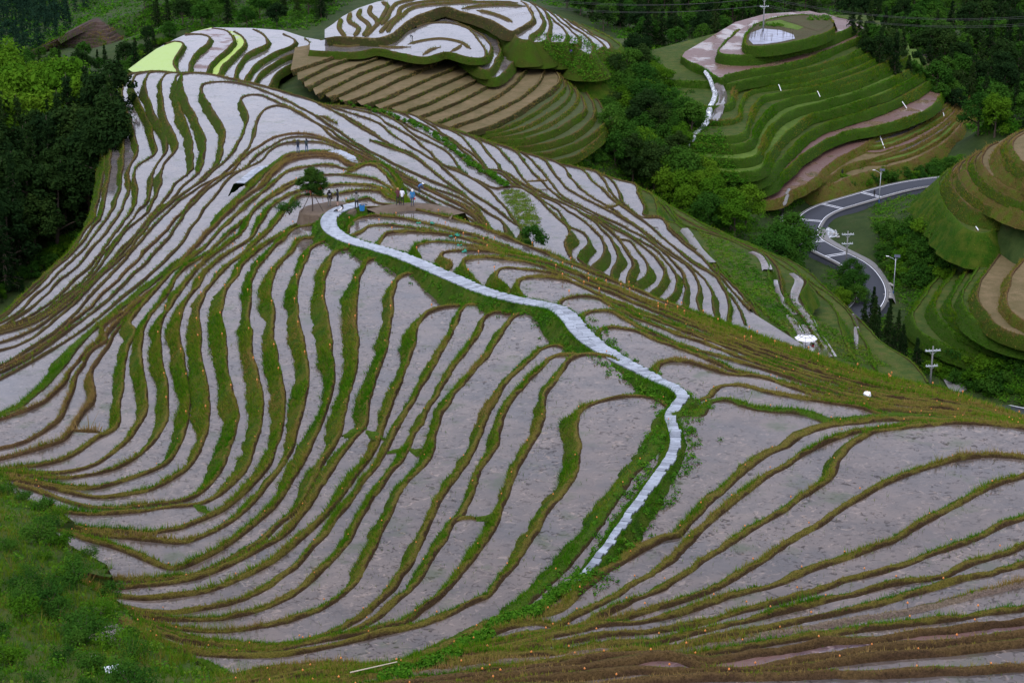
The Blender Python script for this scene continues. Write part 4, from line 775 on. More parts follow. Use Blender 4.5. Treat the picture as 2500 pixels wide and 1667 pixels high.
# ---------------------------------------------------------------- weedy bank in the near left corner
BB = [(-60,1135,-50.5),(10,1168,-49.6),(66,1230,-48.0),(150,1259,-47.2),(182,1285,-46.6),(120,1296,-45.6),(175,1345,-45.2),(262,1390,-44.9),(280,1432,-44.2),(172,1408,-43.5),(216,1446,-43.1),(290,1480,-42.3),(322,1516,-41.0),(392,1566,-39.4),(440,1602,-38.3),(520,1650,-36.9),(700,1690,-35.5),(900,1730,-34)]
BL = [(-60,1250,-46.5),(-60,1400,-42.6),(-60,1550,-39.2),(-60,1720,-36.2),(150,1500,-41.0),(250,1600,-38.4),(330,1730,-35.6),(100,1350,-44.0),(60,1440,-42.0),(150,1720,-36.0),(600,1760,-34.2)]
bw_ = np.array([place(*q) for q in BB]); bl_ = np.array([place(*q) for q in BL]); ball = np.vstack([bw_ + np.array((0, 0, .28)), bl_ + np.array((0, 0, .5))])
_Kb = _phi(ball[:, :2], ball[:, :2]); _wb = np.linalg.solve(_Kb - np.eye(len(ball)) * .2, ball[:, 2] - ball[:, 2].mean())
def bank_z(xy): return _phi(np.atleast_2d(xy), ball[:, :2]) @ _wb + ball[:, 2].mean()
bpoly = np.vstack([bw_[:, :2], [(10, 30), (-45, 30), (-60, 120)]])
def inside(P, poly):
    x, y = P[:, 0], P[:, 1]; c = np.zeros(len(P), bool); j = len(poly) - 1
    for i in range(len(poly)):
        xi, yi = poly[i]; xj, yj = poly[j]
        c ^= ((yi > y) != (yj > y)) & (x < (xj - xi) * (y - yi) / (yj - yi + 1e-9) + xi); j = i
    return c
bx = np.arange(-45, 4, .4); by = np.arange(38, 122, .4); BX, BY = np.meshgrid(bx, by); PP = np.c_[BX.ravel(), BY.ravel()]
ins = inside(PP, bpoly); BZ = np.full(len(PP), -99.0); BZ[ins] = bank_z(PP[ins])
BZ[ins] += np.array([noise.noise(Vector((x * .5, y * .5, 1))) * .28 + noise.noise(Vector((x * 1.6, y * 1.6, 5))) * .12 for x, y in PP[ins]])
i_ = (np.arange(len(by) - 1)[:, None] * len(bx) + np.arange(len(bx) - 1)[None]).ravel(); q_ = np.c_[i_, i_ + 1, i_ + len(bx) + 1, i_ + len(bx)]
q_ = q_[ins[q_].all(1)]; used = np.unique(q_); remap = np.full(len(PP), -1); remap[used] = np.arange(len(used))
structure(mesh_obj('hillside', np.c_[PP, BZ][used], remap[q_], M['hill_grass'], smooth=True))
BANKP = np.c_[PP, BZ][ins]
# skirt under the bank's rim
sk = np.vstack([np.c_[bw_[:, :2], bw_[:, 2] + .3], np.c_[bw_[:, :2], bw_[:, 2] - 4]]); nb = len(bw_)
structure(mesh_obj('hillside', sk, [(i, i + 1, nb + i + 1, nb + i) for i in range(nb - 1)], M['hill_grass']))
# ---------------------------------------------------------------- plants
def m_leaf(name, cols, spread=.5, trans=.3, gloss=True):
    """leaf colour: per-leaf tint, plus a shift for each tree"""
    t = NT(name); a = t.attr('tint'); sep = t.new('ShaderNodeSeparateColor'); t.put(sep.inputs[0], a)
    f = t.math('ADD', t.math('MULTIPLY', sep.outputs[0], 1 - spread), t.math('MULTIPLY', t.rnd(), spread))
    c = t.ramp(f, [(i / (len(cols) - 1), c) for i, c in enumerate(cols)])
    d = t.new('ShaderNodeBsdfDiffuse'); t.put(d.inputs['Color'], c)
    tr = t.new('ShaderNodeBsdfTranslucent'); t.put(tr.inputs['Color'], t.mix(.5, c, (.10, .16, .01), 'ADD') if False else c)
    mx = t.new('ShaderNodeMixShader'); mx.inputs[0].default_value = trans
    t.t.links.new(d.outputs[0], mx.inputs[1]); t.t.links.new(tr.outputs[0], mx.inputs[2])
    t.t.links.new(mx.outputs[0], t.out.inputs['Surface'])
    return t.m
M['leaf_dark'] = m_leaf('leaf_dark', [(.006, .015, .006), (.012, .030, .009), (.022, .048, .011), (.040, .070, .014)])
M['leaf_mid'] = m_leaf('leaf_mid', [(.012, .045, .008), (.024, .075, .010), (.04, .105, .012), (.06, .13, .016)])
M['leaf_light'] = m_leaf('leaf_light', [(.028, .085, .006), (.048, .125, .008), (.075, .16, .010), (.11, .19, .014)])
M['leaf_hazed'] = m_leaf('leaf_hazed', [(.007, .020, .016), (.012, .032, .020), (.018, .045, .022), (.03, .06, .024)])  # blue haze over the distant wood, put into the leaf colour
M['leaf_weed'] = m_leaf('leaf_weed', [(.022, .085, .007), (.04, .13, .009), (.07, .175, .012), (.12, .18, .02), (.16, .13, .045)], spread=.0)
M['bark'] = plain('bark', (.07, .05, .035), .9, .4, 9)
def leaves(cent, radii, n, size, aspect=1.0, droop=0.0, up=.5, seed=0, tint=None, flat=.75):
    """n kite-shaped leaves spread through clumps"""
    r = np.random.default_rng(seed); k = len(cent); cent = np.asarray(cent, float); radii = np.asarray(radii, float)
    w = radii ** 2; ci = r.choice(k, n, p=w / w.sum())
    d = r.normal(0, 1, (n, 3)); d /= np.linalg.norm(d, axis=1)[:, None]
    rr = radii[ci] * r.random(n) ** .45
    d2 = d * np.c_[np.ones(n), np.ones(n), np.full(n, flat)]
    pos = cent[ci] + d2 * rr[:, None]
    nrm = d * .7 + np.array((0, 0, up)) + r.normal(0, .45, (n, 3)); nrm /= np.linalg.norm(nrm, axis=1)[:, None]
    t1 = np.cross(nrm, r.normal(0, 1, (n, 3))); t1 /= np.linalg.norm(t1, axis=1)[:, None]; t2 = np.cross(nrm, t1)
    s = size * np.exp(r.normal(0, .28, n))[:, None]
    v = np.stack([pos - t1 * s * .5, pos + t2 * s * .32 * aspect - np.array((0, 0, droop)) * s, pos + t1 * s * .55 - np.array((0, 0, droop * 1.6)) * s, pos - t2 * s * .32 * aspect - np.array((0, 0, droop)) * s], 1).reshape(-1, 3)
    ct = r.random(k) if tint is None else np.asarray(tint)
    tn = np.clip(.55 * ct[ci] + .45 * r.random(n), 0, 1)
    return v, np.repeat(np.c_[tn, tn, tn], 4, 0)
def quads(n): return np.arange(4 * n).reshape(-1, 4)
def broad_tree(seed, h, w, mat, nl, size, open_=.25, base=.22, multi=1):
    r = random.Random(seed); mb = MB(); tips = []
    for s_ in range(multi):
        ox, oy = (r.uniform(-.3, .3), r.uniform(-.3, .3)) if multi > 1 else (0, 0)
        lean = (r.uniform(-.08, .08) * h, r.uniform(-.08, .08) * h)
        pts = [(ox + lean[0] * t, oy + lean[1] * t, h * .82 * t) for t in (0, .15, .35, .55, .75, 1)]
        mb.tube(pts, [h * .028, h * .022, h * .018, h * .013, h * .008, h * .003], 7)
        for k in range(9):
            t = r.uniform(base, .85); a = r.uniform(0, 6.28); L = w * .5 * r.uniform(.55, 1.0) * math.sin(math.pi * min(.95, (t * .8 + .18)))
            b0 = Vector((ox + lean[0] * t, oy + lean[1] * t, h * .82 * t)); e = b0 + Vector((math.cos(a) * L, math.sin(a) * L, L * r.uniform(.25, .7)))
            m_ = (b0 + e) / 2 + Vector((0, 0, .06 * L)); mb.tube([b0, m_, e], [h * .010, h * .007, h * .003], 5); tips.append(e)
    cent = [tuple(t) for t in tips]; rad_ = [w * r.uniform(.13, .22) for _ in tips]
    for k in range(34):
        a = r.uniform(0, 6.28); el = r.uniform(-.35, 1.0) * math.pi / 2; q = r.uniform(.62, 1.0)
        cz = h * (base + .98) / 2; hz = h * (1 - base) / 2
        cent.append((math.cos(a) * math.cos(el) * w * .42 * q, math.sin(a) * math.cos(el) * w * .42 * q, cz + math.sin(el) * hz * .86 * q)); rad_.append(w * r.uniform(.10, .20))
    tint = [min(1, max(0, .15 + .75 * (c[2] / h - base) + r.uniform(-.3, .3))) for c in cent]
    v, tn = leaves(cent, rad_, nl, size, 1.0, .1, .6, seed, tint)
    return mb.mesh('trunk', M['bark']), np_mesh('crown', v, quads(nl), mat, attr={'tint': tn})
def cone_tree(seed, h, w, mat, nl, size):
    r = random.Random(seed); mb = MB(); mb.tube([(0, 0, 0), (.02 * h * r.uniform(-1, 1), 0, h * .5), (0, .01 * h, h)], [h * .018, h * .011, h * .002], 7)
    cent, rad_ = [], []; z = h * .10
    while z < h * .985:
        t = 1 - (z / h); R = w * .5 * (t ** .85) * r.uniform(.75, 1.15)
        for k in range(max(3, int(4 + 4 * t))):
            a = r.uniform(0, 6.28); L = R * r.uniform(.55, 1.1)
            for f in (.35, .7, 1.0):
                cent.append((math.cos(a) * L * f, math.sin(a) * L * f, z - L * f * .30 + (.1 * L if f < .5 else 0))); rad_.append(max(.16, w * .062 * (1.1 - .3 * f)) * r.uniform(.8, 1.3))
            if L > w * .12: mb.tube([(0, 0, z), (math.cos(a) * L * .9, math.sin(a) * L * .9, z - L * .26)], [h * .004, h * .0015], 4)
        z += h * r.uniform(.035, .055)
    v, tn = leaves(cent, rad_, nl, size, .6, .35, .5, seed, None, .5)
    return mb.mesh('trunk', M['bark']), np_mesh('crown', v, quads(nl), mat, attr={'tint': tn})
def shrub(seed, h, w, mat, nl, size):
    r = random.Random(seed); mb = MB(); cent, rad_ = [], []
    for k in range(7):
        a = r.uniform(0, 6.28); L = w * .42 * r.uniform(.3, 1); e = (math.cos(a) * L, math.sin(a) * L, h * r.uniform(.45, .9))
        mb.tube([(0, 0, 0), (e[0] * .4, e[1] * .4, e[2] * .6), e], [.03 * h, .02 * h, .006 * h], 5); cent.append(e); rad_.append(w * r.uniform(.16, .26))
    for k in range(9): a = r.uniform(0, 6.28); q = r.random() ** .5; cent.append((math.cos(a) * w * .4 * q, math.sin(a) * w * .4 * q, h * r.uniform(.25, .8))); rad_.append(w * r.uniform(.14, .24))
    v, tn = leaves(cent, rad_, nl, size, .9, .15, .6, seed)
    return mb.mesh('stem', M['bark']), np_mesh('foliage', v, quads(nl), mat, attr={'tint': tn})
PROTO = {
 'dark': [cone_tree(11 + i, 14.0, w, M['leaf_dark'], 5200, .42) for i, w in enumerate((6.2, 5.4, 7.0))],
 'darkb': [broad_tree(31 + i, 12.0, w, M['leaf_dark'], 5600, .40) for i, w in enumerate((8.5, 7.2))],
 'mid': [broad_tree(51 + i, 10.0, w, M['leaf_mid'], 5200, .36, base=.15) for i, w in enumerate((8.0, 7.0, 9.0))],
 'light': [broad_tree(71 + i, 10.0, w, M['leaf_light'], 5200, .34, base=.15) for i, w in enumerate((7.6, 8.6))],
 'blue': [cone_tree(91, 12.0, 5.0, M['leaf_hazed'], 2600, .55), broad_tree(92, 10.0, 8.0, M['leaf_hazed'], 2800, .55), cone_tree(93, 12.0, 6.0, M['leaf_hazed'], 2600, .55)],
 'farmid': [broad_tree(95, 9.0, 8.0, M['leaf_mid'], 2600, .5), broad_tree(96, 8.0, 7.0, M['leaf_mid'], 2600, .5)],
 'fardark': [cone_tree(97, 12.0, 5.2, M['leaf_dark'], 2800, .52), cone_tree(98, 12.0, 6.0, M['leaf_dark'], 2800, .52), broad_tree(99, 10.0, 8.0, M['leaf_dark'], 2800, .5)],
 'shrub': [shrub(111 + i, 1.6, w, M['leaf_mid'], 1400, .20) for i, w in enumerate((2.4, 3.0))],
 'shrubl': [shrub(121 + i, 1.6, w, M['leaf_light'], 1400, .20) for i, w in enumerate((2.4, 3.0))],
 'shrubn': [shrub(131 + i, .9, w, M['leaf_mid'], 1500, .085) for i, w in enumerate((1.3, 1.7))],
 'shrubnl': [shrub(141 + i, .9, w, M['leaf_light'], 1500, .075) for i, w in enumerate((1.3, 1.6))],
}
def plant(kind, name, loc, s, label, cat, group=None, sz=None, parts=('trunk', 'crown')):
    a, b = random.choice(PROTO[kind])
    o = empty(name, loc, random.uniform(0, 6.28)); o.scale = (s, s, s * (sz or random.uniform(.9, 1.12)))
    for me, pn in ((a, parts[0]), (b, parts[1])): link(bpy.data.objects.new(pn, me), o)
    return tag(o, label, cat, group)
def in_px(poly, x, y): return bool(inside(np.array([(x, y)], float), np.array(poly, float))[0])
def merged(items, name):
    """trees too many to tell apart, as one mass"""
    for mi, mat in ((0, M['bark']), (1, None)):
        V, Fs, T, nb = [], [], [], 0
        for (me_a, me_b), loc, s, a in items:
            me = (me_a, me_b)[mi]; co = np.empty(len(me.vertices) * 3, np.float32); me.vertices.foreach_get('co', co); co = co.reshape(-1, 3) * s
            ca, sa = math.cos(a), math.sin(a); co = np.c_[co[:, 0] * ca - co[:, 1] * sa, co[:, 0] * sa + co[:, 1] * ca, co[:, 2]] + np.array(loc)
            if mi == 0: continue
            k = len(co) // 4; keep = rng.random(k) < .35; co = co.reshape(-1, 4, 3)[keep].reshape(-1, 3); tt = np.empty(len(me.vertices) * 4, np.float32); me.attributes['tint'].data.foreach_get('color', tt)
            T.append(tt.reshape(-1, 4, 4)[keep].reshape(-1, 4)[:, :3]); V.append(co); mat = me.materials[0]
        if mi: V = np.vstack(V); stuff(mesh_obj(name, V, np.arange(len(V)).reshape(-1, 4), mat, attr={'tint': np.vstack(T)}))
def wood(poly, n, kinds, hs, name, label, group, gap=3.2, proto_h=12.0, seed=1, sink=.2, single=999):
    """trees stand where sight lines through POLY meet the ground, GAP metres apart"""
    r = random.Random(seed); P = np.array(poly); done = []; todo = []; tries = 0
    while len(done) < n and tries < n * 30:
        tries += 1; x, y = r.uniform(P[:, 0].min(), P[:, 0].max()), r.uniform(P[:, 1].min(), P[:, 1].max())
        if not in_px(poly, x, y): continue
        g = sight(x, y)
        if g is None or any((g.x - q.x) ** 2 + (g.y - q.y) ** 2 < gap * gap for q in done): continue
        done.append(g); k = r.choices([q[0] for q in kinds], [q[1] for q in kinds])[0]
        lb = label[k] if isinstance(label, dict) else label
        nm = name[k] if isinstance(name, dict) else name
        todo.append((k, nm, g, r.uniform(*hs) / proto_h, lb))
    todo.sort(key=lambda e: e[2].length / e[3])
    for k, nm, g, s, lb in todo[:single]: plant(k, nm, (g.x, g.y, g.z - sink), s, lb, 'tree', group)
    for kk in {e[0] for e in todo[single:]}: merged([(r.choice(PROTO[kk]), (g.x, g.y, g.z - sink), s, r.uniform(0, 6.28)) for k, nm, g, s, lb in todo[single:] if k == kk], 'forest')
    return done
# wood on the left
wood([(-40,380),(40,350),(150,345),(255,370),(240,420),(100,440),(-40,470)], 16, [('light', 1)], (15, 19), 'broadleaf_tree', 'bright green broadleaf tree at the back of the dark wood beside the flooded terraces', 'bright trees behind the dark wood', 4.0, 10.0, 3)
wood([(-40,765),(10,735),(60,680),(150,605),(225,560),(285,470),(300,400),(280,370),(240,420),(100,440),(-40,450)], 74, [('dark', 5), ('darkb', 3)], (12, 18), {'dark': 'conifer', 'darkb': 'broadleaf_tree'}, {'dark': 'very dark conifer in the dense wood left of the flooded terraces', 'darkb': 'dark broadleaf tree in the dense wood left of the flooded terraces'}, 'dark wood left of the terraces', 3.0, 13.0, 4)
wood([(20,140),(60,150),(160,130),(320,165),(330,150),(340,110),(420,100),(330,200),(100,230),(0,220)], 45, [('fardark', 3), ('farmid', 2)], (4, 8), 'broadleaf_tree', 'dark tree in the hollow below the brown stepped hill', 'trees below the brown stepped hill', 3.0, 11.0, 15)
wood([(285,330),(330,250),(420,180),(330,180),(280,240),(250,320)], 12, [('mid', 2), ('light', 1)], (2.5, 4.0), 'small_tree', 'low bushy tree on the grassy ridge end beside the duckweed paddy', 'bushes on the ridge end', 2.2, 10.0, 5)
# ravine between the bowl and the green hill
wood([(1480,250),(1560,170),(1640,260),(1690,330),(1680,430),(1740,500),(1660,520),(1560,470),(1500,420),(1470,340)], 62, [('mid', 6), ('darkb', 2), ('light', 2)], (7, 11), 'broadleaf_tree', {'mid': 'mid green tree in the ravine below the brown stepped bowl', 'darkb': 'dark green tree in the ravine below the brown stepped bowl', 'light': 'fresh green tree in the ravine below the brown stepped bowl'}, 'ravine trees', 3.0, 10.0, 6)
wood([(1600,470),(1700,500),(1830,560),(1800,600),(1700,560),(1620,520)], 16, [('light', 3), ('mid', 1)], (8, 11), 'broadleaf_tree', {'light': 'fresh green broadleaf tree above the road bend', 'mid': 'mid green broadleaf tree above the road bend'}, 'trees above the road bend', 4.0, 10.0, 7)
wood([(1860,660),(1930,640),(1960,690),(1880,700)], 5, [('mid', 1)], (9, 12), 'broadleaf_tree', 'large leafy tree on the slope hiding the inside of the road bend', 'trees hiding the road bend', 5.0, 10.0, 8)
wood([(2090,830),(2140,790),(2230,870),(2250,930),(2160,880)], 15, [('dark', 1)], (4.5, 7.5), 'conifer', 'dark conifer in the clump below the road bend', 'conifers below the road bend', 2.8, 13.0, 9)
wood([(2040,700),(2090,690),(2100,760),(2040,770)], 5, [('mid', 2), ('light', 1)], (5, 8), 'broadleaf_tree', 'slender leafy tree beside the utility pole inside the road bend', 'trees by the road pole', 3.0, 10.0, 10)
wood([(2385,330),(2430,310),(2480,335),(2440,355)], 3, [('mid', 2), ('light', 1)], (9, 12), 'broadleaf_tree', 'tall spreading tree behind the crest of the brown terraced hill', 'trees behind the brown hill', 5.0, 10.0, 11)
# hillside woods at the back
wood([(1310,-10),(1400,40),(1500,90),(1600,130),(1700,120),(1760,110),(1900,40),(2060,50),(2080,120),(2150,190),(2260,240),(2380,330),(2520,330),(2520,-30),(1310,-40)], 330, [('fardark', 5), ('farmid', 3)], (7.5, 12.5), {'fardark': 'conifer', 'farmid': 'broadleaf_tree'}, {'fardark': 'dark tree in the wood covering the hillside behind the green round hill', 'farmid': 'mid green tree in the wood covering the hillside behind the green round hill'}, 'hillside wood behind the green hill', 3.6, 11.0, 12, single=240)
wood([(330,60),(420,70),(560,75),(760,72),(800,30),(880,-10),(880,-40),(340,-40),(360,0)], 120, [('farmid', 4), ('fardark', 3)], (5.5, 9.5), 'broadleaf_tree', {'fardark': 'dark tree on the green hillside behind the far flooded terraces', 'farmid': 'mid green tree on the green hillside behind the far flooded terraces'}, 'green hillside behind the far terraces', 4.0, 11.0, 13, single=40)
wood([(-40,150),(60,150),(180,70),(240,20),(330,-40),(-40,-40)], 95, [('blue', 1)], (8, 12), 'conifer', 'haze-tinted dark tree on the distant wooded hillside beyond the brown stepped hill', 'distant haze-tinted wood', 4.5, 11.5, 14, single=0)
# shrubs
def shrubs(poly, n, kinds, s, label, group, gap=1.2, seed=1, surf=None):
    r = random.Random(seed); P = np.array(poly); done = []; tries = 0
    while len(done) < n and tries < n * 30:
        tries += 1; x, y = r.uniform(P[:, 0].min(), P[:, 0].max()), r.uniform(P[:, 1].min(), P[:, 1].max())
        if not in_px(poly, x, y): continue
        g = sight(x, y)
        if g is None or any((g.x - q.x) ** 2 + (g.y - q.y) ** 2 < gap * gap for q in done): continue
        done.append(g); plant(r.choice(kinds), 'shrub', (g.x, g.y, g.z - .1), r.uniform(*s), label, 'shrub', group, parts=('stem', 'foliage'))
shrubs([(2150,560),(2280,560),(2340,640),(2290,700),(2210,720),(2150,640)], 48, ['shrub', 'shrubl', 'shrub'], (.9, 2.0), 'leafy shrub on the lush slope between the road and the brown terraced hill', 'shrubs beside the road', 1.6, 21)
shrubs([(1920,480),(2000,460),(2200,410),(2330,400),(2340,430),(2200,440),(2000,480)], 42, ['shrub', 'shrub', 'shrubl'], (.9, 1.9), 'dark leafy shrub along the upper edge of the road under the green hill', 'shrubs above the road', 1.5, 22)
shrubs([(1660,330),(1760,430),(1800,500),(1760,560),(1650,480),(1620,380)], 45, ['shrub', 'shrubl'], (1.0, 2.2), 'leafy shrub at the foot of the green hill above the ravine', 'shrubs at the foot of the green hill', 1.7, 23)
shrubs([(2250,900),(2330,880),(2500,870),(2520,970),(2380,960)], 45, ['shrub', 'shrubl', 'shrub'], (.8, 1.8), 'leafy shrub at the foot of the brown terraced hill above the paved yard', 'shrubs at the hill foot', 1.5, 24)
shrubs([(1300,350),(1420,330),(1470,400),(1400,440),(1300,400)], 30, ['shrub', 'shrubl'], (.8, 1.7), 'shrub in the gully under the brown stepped bowl', 'gully shrubs', 1.6, 25)
shrubs([(1310,90),(1400,110),(1450,180),(1420,220),(1340,170)], 22, ['shrub', 'shrub', 'shrubl'], (.9, 1.9), 'shrub between the flooded dome and the grassy side terraces', 'shrubs beside the dome', 1.5, 26)
shrubs([(-10,740),(60,690),(160,625),(230,580),(300,500),(330,440),(318,440),(285,495),(220,560),(140,610),(40,680),(-10,715)], 40, ['shrub', 'shrubl'], (.8, 1.5), 'leafy shrub along the lower edge of the dark wood beside the terraces', 'shrubs edging the dark wood', 1.4, 28)
shrubs([(250,330),(320,240),(420,150),(480,90),(400,90),(300,170),(230,300)], 26, ['shrub', 'shrubl'], (.9, 1.7), 'shrub on the grassy slope left of the duckweed paddy', 'shrubs left of the duckweed', 1.5, 27)
# near corner: shrubs rooted on the bank
r_ = random.Random(5); done = []
for k in range(900):
    q = BANKP[r_.randrange(len(BANKP))]
    px = 1250 + q[0] / (q[1] * _c - (q[2] - CAMZ) * _s) * FPX; dd = q[1] * _c - (q[2] - CAMZ) * _s; py = 833.5 - ((q[1] * _s + (q[2] - CAMZ) * _c) / dd) * FPX
    if px < -40 or py > 1720 or any((q[0] - d[0]) ** 2 + (q[1] - d[1]) ** 2 < .9 for d in done): continue
    if px > 330 or (py < 1330 and r_.random() < .5): continue
    done.append(q)
    if len(done) > 85: break
    lk = r_.random() < .42
    plant('shrubnl' if lk else 'shrubn', 'shrub', (q[0], q[1], q[2] - .05), r_.uniform(.6, 1.35), 'bright green leafy weed bush on the overgrown bank below the curved paddies' if lk else 'deep green leafy weed bush on the overgrown bank below the curved paddies', 'shrub', 'weed bushes on the near bank', parts=('stem', 'foliage'))
# undergrowth and tall grass on the bank
nbk = 40000; ii = rng.integers(0, len(BANKP), nbk); bp = BANKP[ii] + np.c_[rng.uniform(-.2, .2, (nbk, 2)), np.zeros(nbk)]
pt = np.array([noise.noise(Vector((x * .25, y * .25, 9))) for x, y, z in bp])
GRASS['bank'] = [np.c_[bp, .30 * np.exp(rng.normal(0, .45, nbk)) * (1 + .5 * (pt > .12)), np.full(nbk, .026), np.clip(.28 + .5 * pt + rng.normal(0, .2, nbk), 0, 1), np.zeros((nbk, 2))]]
build_grass('bank', 'grass', M['grass'], 5)
nu = 52000; cj = rng.integers(0, len(BANKP), 1700); cc = BANKP[cj] + np.array((0, 0, .18))
v, tn = leaves(cc, rng.uniform(.18, .5, 1700), nu, .12, .9, .1, .8, 77, np.clip(.45 + .8 * np.array([noise.noise(Vector((x * .3, y * .3, 4))) for x, y, z in cc]), 0, .75), .6)
stuff(mesh_obj('undergrowth', v, quads(nu), M['leaf_weed'], attr={'tint': tn}))
# scrub clothing the open ground between terraces and woods
def scrub(poly, n, size, tint0, tvar, seed, rad_=(.5, 1.3), per=14, up=.25):
    r = random.Random(seed); P = np.array(poly); cc = []; tries = 0
    while len(cc) < n and tries < n * 12:
        tries += 1; x, y = r.uniform(P[:, 0].min(), P[:, 0].max()), r.uniform(P[:, 1].min(), P[:, 1].max())
        if in_px(poly, x, y):
            g = sight(x, y)
            if g is not None: cc.append((g.x, g.y, g.z + up))
    tt = np.clip([tint0 + tvar * noise.noise(Vector((c[0] * .12, c[1] * .12, seed))) + r.uniform(-.12, .12) for c in cc], 0, 1)
    v, tn = leaves(cc, [r.uniform(*rad_) for _ in cc], len(cc) * per, size, 1.0, .1, .8, seed, tt, .55)
    stuff(mesh_obj('undergrowth', v, quads(len(cc) * per), M['leaf_weed'], attr={'tint': tn}))
scrub([(1440,200),(1560,140),(1680,300),(1780,420),(1830,520),(1900,600),(1980,660),(1960,720),(1800,640),(1650,560),(1500,470),(1440,360)], 2600, .34, .25, .5, 41)
scrub([(2120,470),(2250,470),(2330,520),(2350,640),(2300,740),(2230,790),(2170,700),(2130,560)], 1500, .32, .35, .5, 42)
scrub([(1780,560),(2000,470),(2220,405),(2350,380),(2360,430),(2200,440),(2010,478),(1900,520)], 1100, .32, .2, .4, 43)
scrub([(2030,640),(2120,740),(2250,850),(2260,960),(2120,890),(1990,720)], 900, .30, .3, .5, 44)
scrub([(2240,900),(2330,860),(2510,850),(2510,990),(2380,960)], 1000, .30, .3, .5, 45)
scrub([(1290,0),(1420,40),(1520,100),(1640,140),(1760,110),(1900,30),(2080,60),(2160,190),(2380,330),(2510,330),(2510,-10),(1300,-10)], 3600, .6, .0, .22, 46, (.8, 2.0))
scrub([(300,110),(420,75),(760,75),(880,-10),(330,-10),(230,40),(310,80)], 1700, .55, .10, .3, 47, (.8, 1.8))
scrub([(-20,160),(60,160),(210,60),(330,-10),(-20,-10)], 900, .8, .02, .12, 48, (1.2, 2.4))
scrub([(230,330),(300,180),(480,70),(560,75),(420,150),(330,250)], 900, .34, .35, .5, 49)
scrub([(1240,340),(1400,300),(1480,380),(1450,450),(1300,400)], 700, .32, .3, .5, 50)
scrub([(1290,80),(1420,100),(1470,200),(1420,260),(1320,180)], 500, .32, .25, .5, 51)
# ---------------------------------------------------------------- everything one can stand on, for setting things down
_vs, _fs = [], []
for o in list(COL.objects):
    if o.type == 'MESH' and o.get('kind') == 'structure' and o.parent is None:
        me = o.data; b0 = len(_vs); co = np.empty(len(me.vertices) * 3, np.float32); me.vertices.foreach_get('co', co)
        _vs += [tuple(q) for q in co.reshape(-1, 3)]; _fs += [tuple(b0 + i for i in p.vertices) for p in me.polygons]
ABVH = BVHTree.FromPolygons(_vs, _fs)
def sight2(px, py):
    dx = (px - 1250.0) / FPX; dy = (833.5 - py) / FPX
    return ABVH.ray_cast(Vector((0, 0, CAMZ)), Vector((dx, _c + dy * _s, -_s + dy * _c)).normalized())[0]
def top_z(x, y):
    h = ABVH.ray_cast(Vector((x, y, 400)), Vector((0, 0, -1))); return h[0].z if h[0] else 0.0
def ribbon(name, xy, z, w0, w1, mat, parent=None, lift=0.0, skirt=0.0):
    """flat strip between the two offsets w0 and w1 from a centre line"""
    n = len(xy); nr = rim(xy, 1); z = np.broadcast_to(z, (n,)) + lift
    rows = [np.c_[xy + nr * w0, z], np.c_[xy + nr * w1, z]]
    if skirt: rows = [np.c_[xy + nr * (w0 - skirt * .6), z - skirt]] + rows + [np.c_[xy + nr * (w1 + skirt * .6), z - skirt]]
    k = len(rows); V = np.stack(rows, 1).reshape(-1, 3); a = (np.arange(n - 1)[:, None] * k + np.arange(k - 1)[None]).ravel()
    return mesh_obj(name, V, np.c_[a + k, a + k + 1, a + 1, a], mat, parent)
# ---------------------------------------------------------------- the road and its markings
t = NT('asphalt'); p_ = t.pos(); n1 = t.noise(p_, .35, 4); n2 = t.noise(p_, 9.0, 4)
t.bsdf(t.mix(n1, (.026, .029, .038), (.044, .048, .060)), t.math('ADD', t.math('MULTIPLY', n1, .2), .72), bump=n2, bstr=.2, bdist=.02).inputs['Specular IOR Level'].default_value = .25; M['asphalt'] = t.m
M['paint'] = plain('road_paint', (.72, .73, .76), .6, .12, 2)
M['concrete'] = plain('concrete', (.14, .135, .13), .85, .3, 1.5)
rxy, rL = curve(RW, 1.0); d_ = np.r_[0, np.cumsum(np.hypot(*np.diff(np.array([w[:2] for w in RW]), axis=0).T))]
rz = np.interp(np.linspace(0, d_[-1], len(rxy)), d_, [w[2] for w in RW]) + .25
road = structure(ribbon('road', rxy, rz, -2.8, 2.8, M['asphalt'], skirt=1.6))
ribbon('edge_line', rxy, rz, -2.6, -2.47, M['paint'], road, .008); ribbon('edge_line', rxy, rz, 2.47, 2.6, M['paint'], road, .008)
ribbon('kerb', rxy, rz, 2.8, 3.02, M['concrete'], road, .12, skirt=.3); ribbon('kerb', rxy, rz, -3.02, -2.8, M['concrete'], road, .12, skirt=.3)
rpx = np.array([(1250 + q[0] / (q[1] * _c - (h - CAMZ) * _s) * FPX, 833.5 - (q[1] * _s + (h - CAMZ) * _c) / (q[1] * _c - (h - CAMZ) * _s) * FPX) for q, h in zip(rxy, rz)])
for bx_, by_ in ((1977,536),(2038,500),(2131,477),(1980,590),(2032,628)):
    i = int(np.argmin(((rpx - np.array((bx_, by_))) ** 2).sum(1))); i = min(max(i, 2), len(rxy) - 5)
    for s_ in (0, 1):
        tt = (rxy[i + 1] - rxy[i]); tt /= np.hypot(*tt); c_ = rxy[i] + tt * s_ * .8; nn = np.array((-tt[1], tt[0])); h = rz[i] + .009
        V = [np.r_[c_ + nn * a + tt * b, h] for a, b in ((-2.47, -.12), (2.47, -.12), (2.47, .12), (-2.47, .12))]
        mesh_obj('rumble_line', V, [(0, 1, 2, 3)], M['paint'], road)
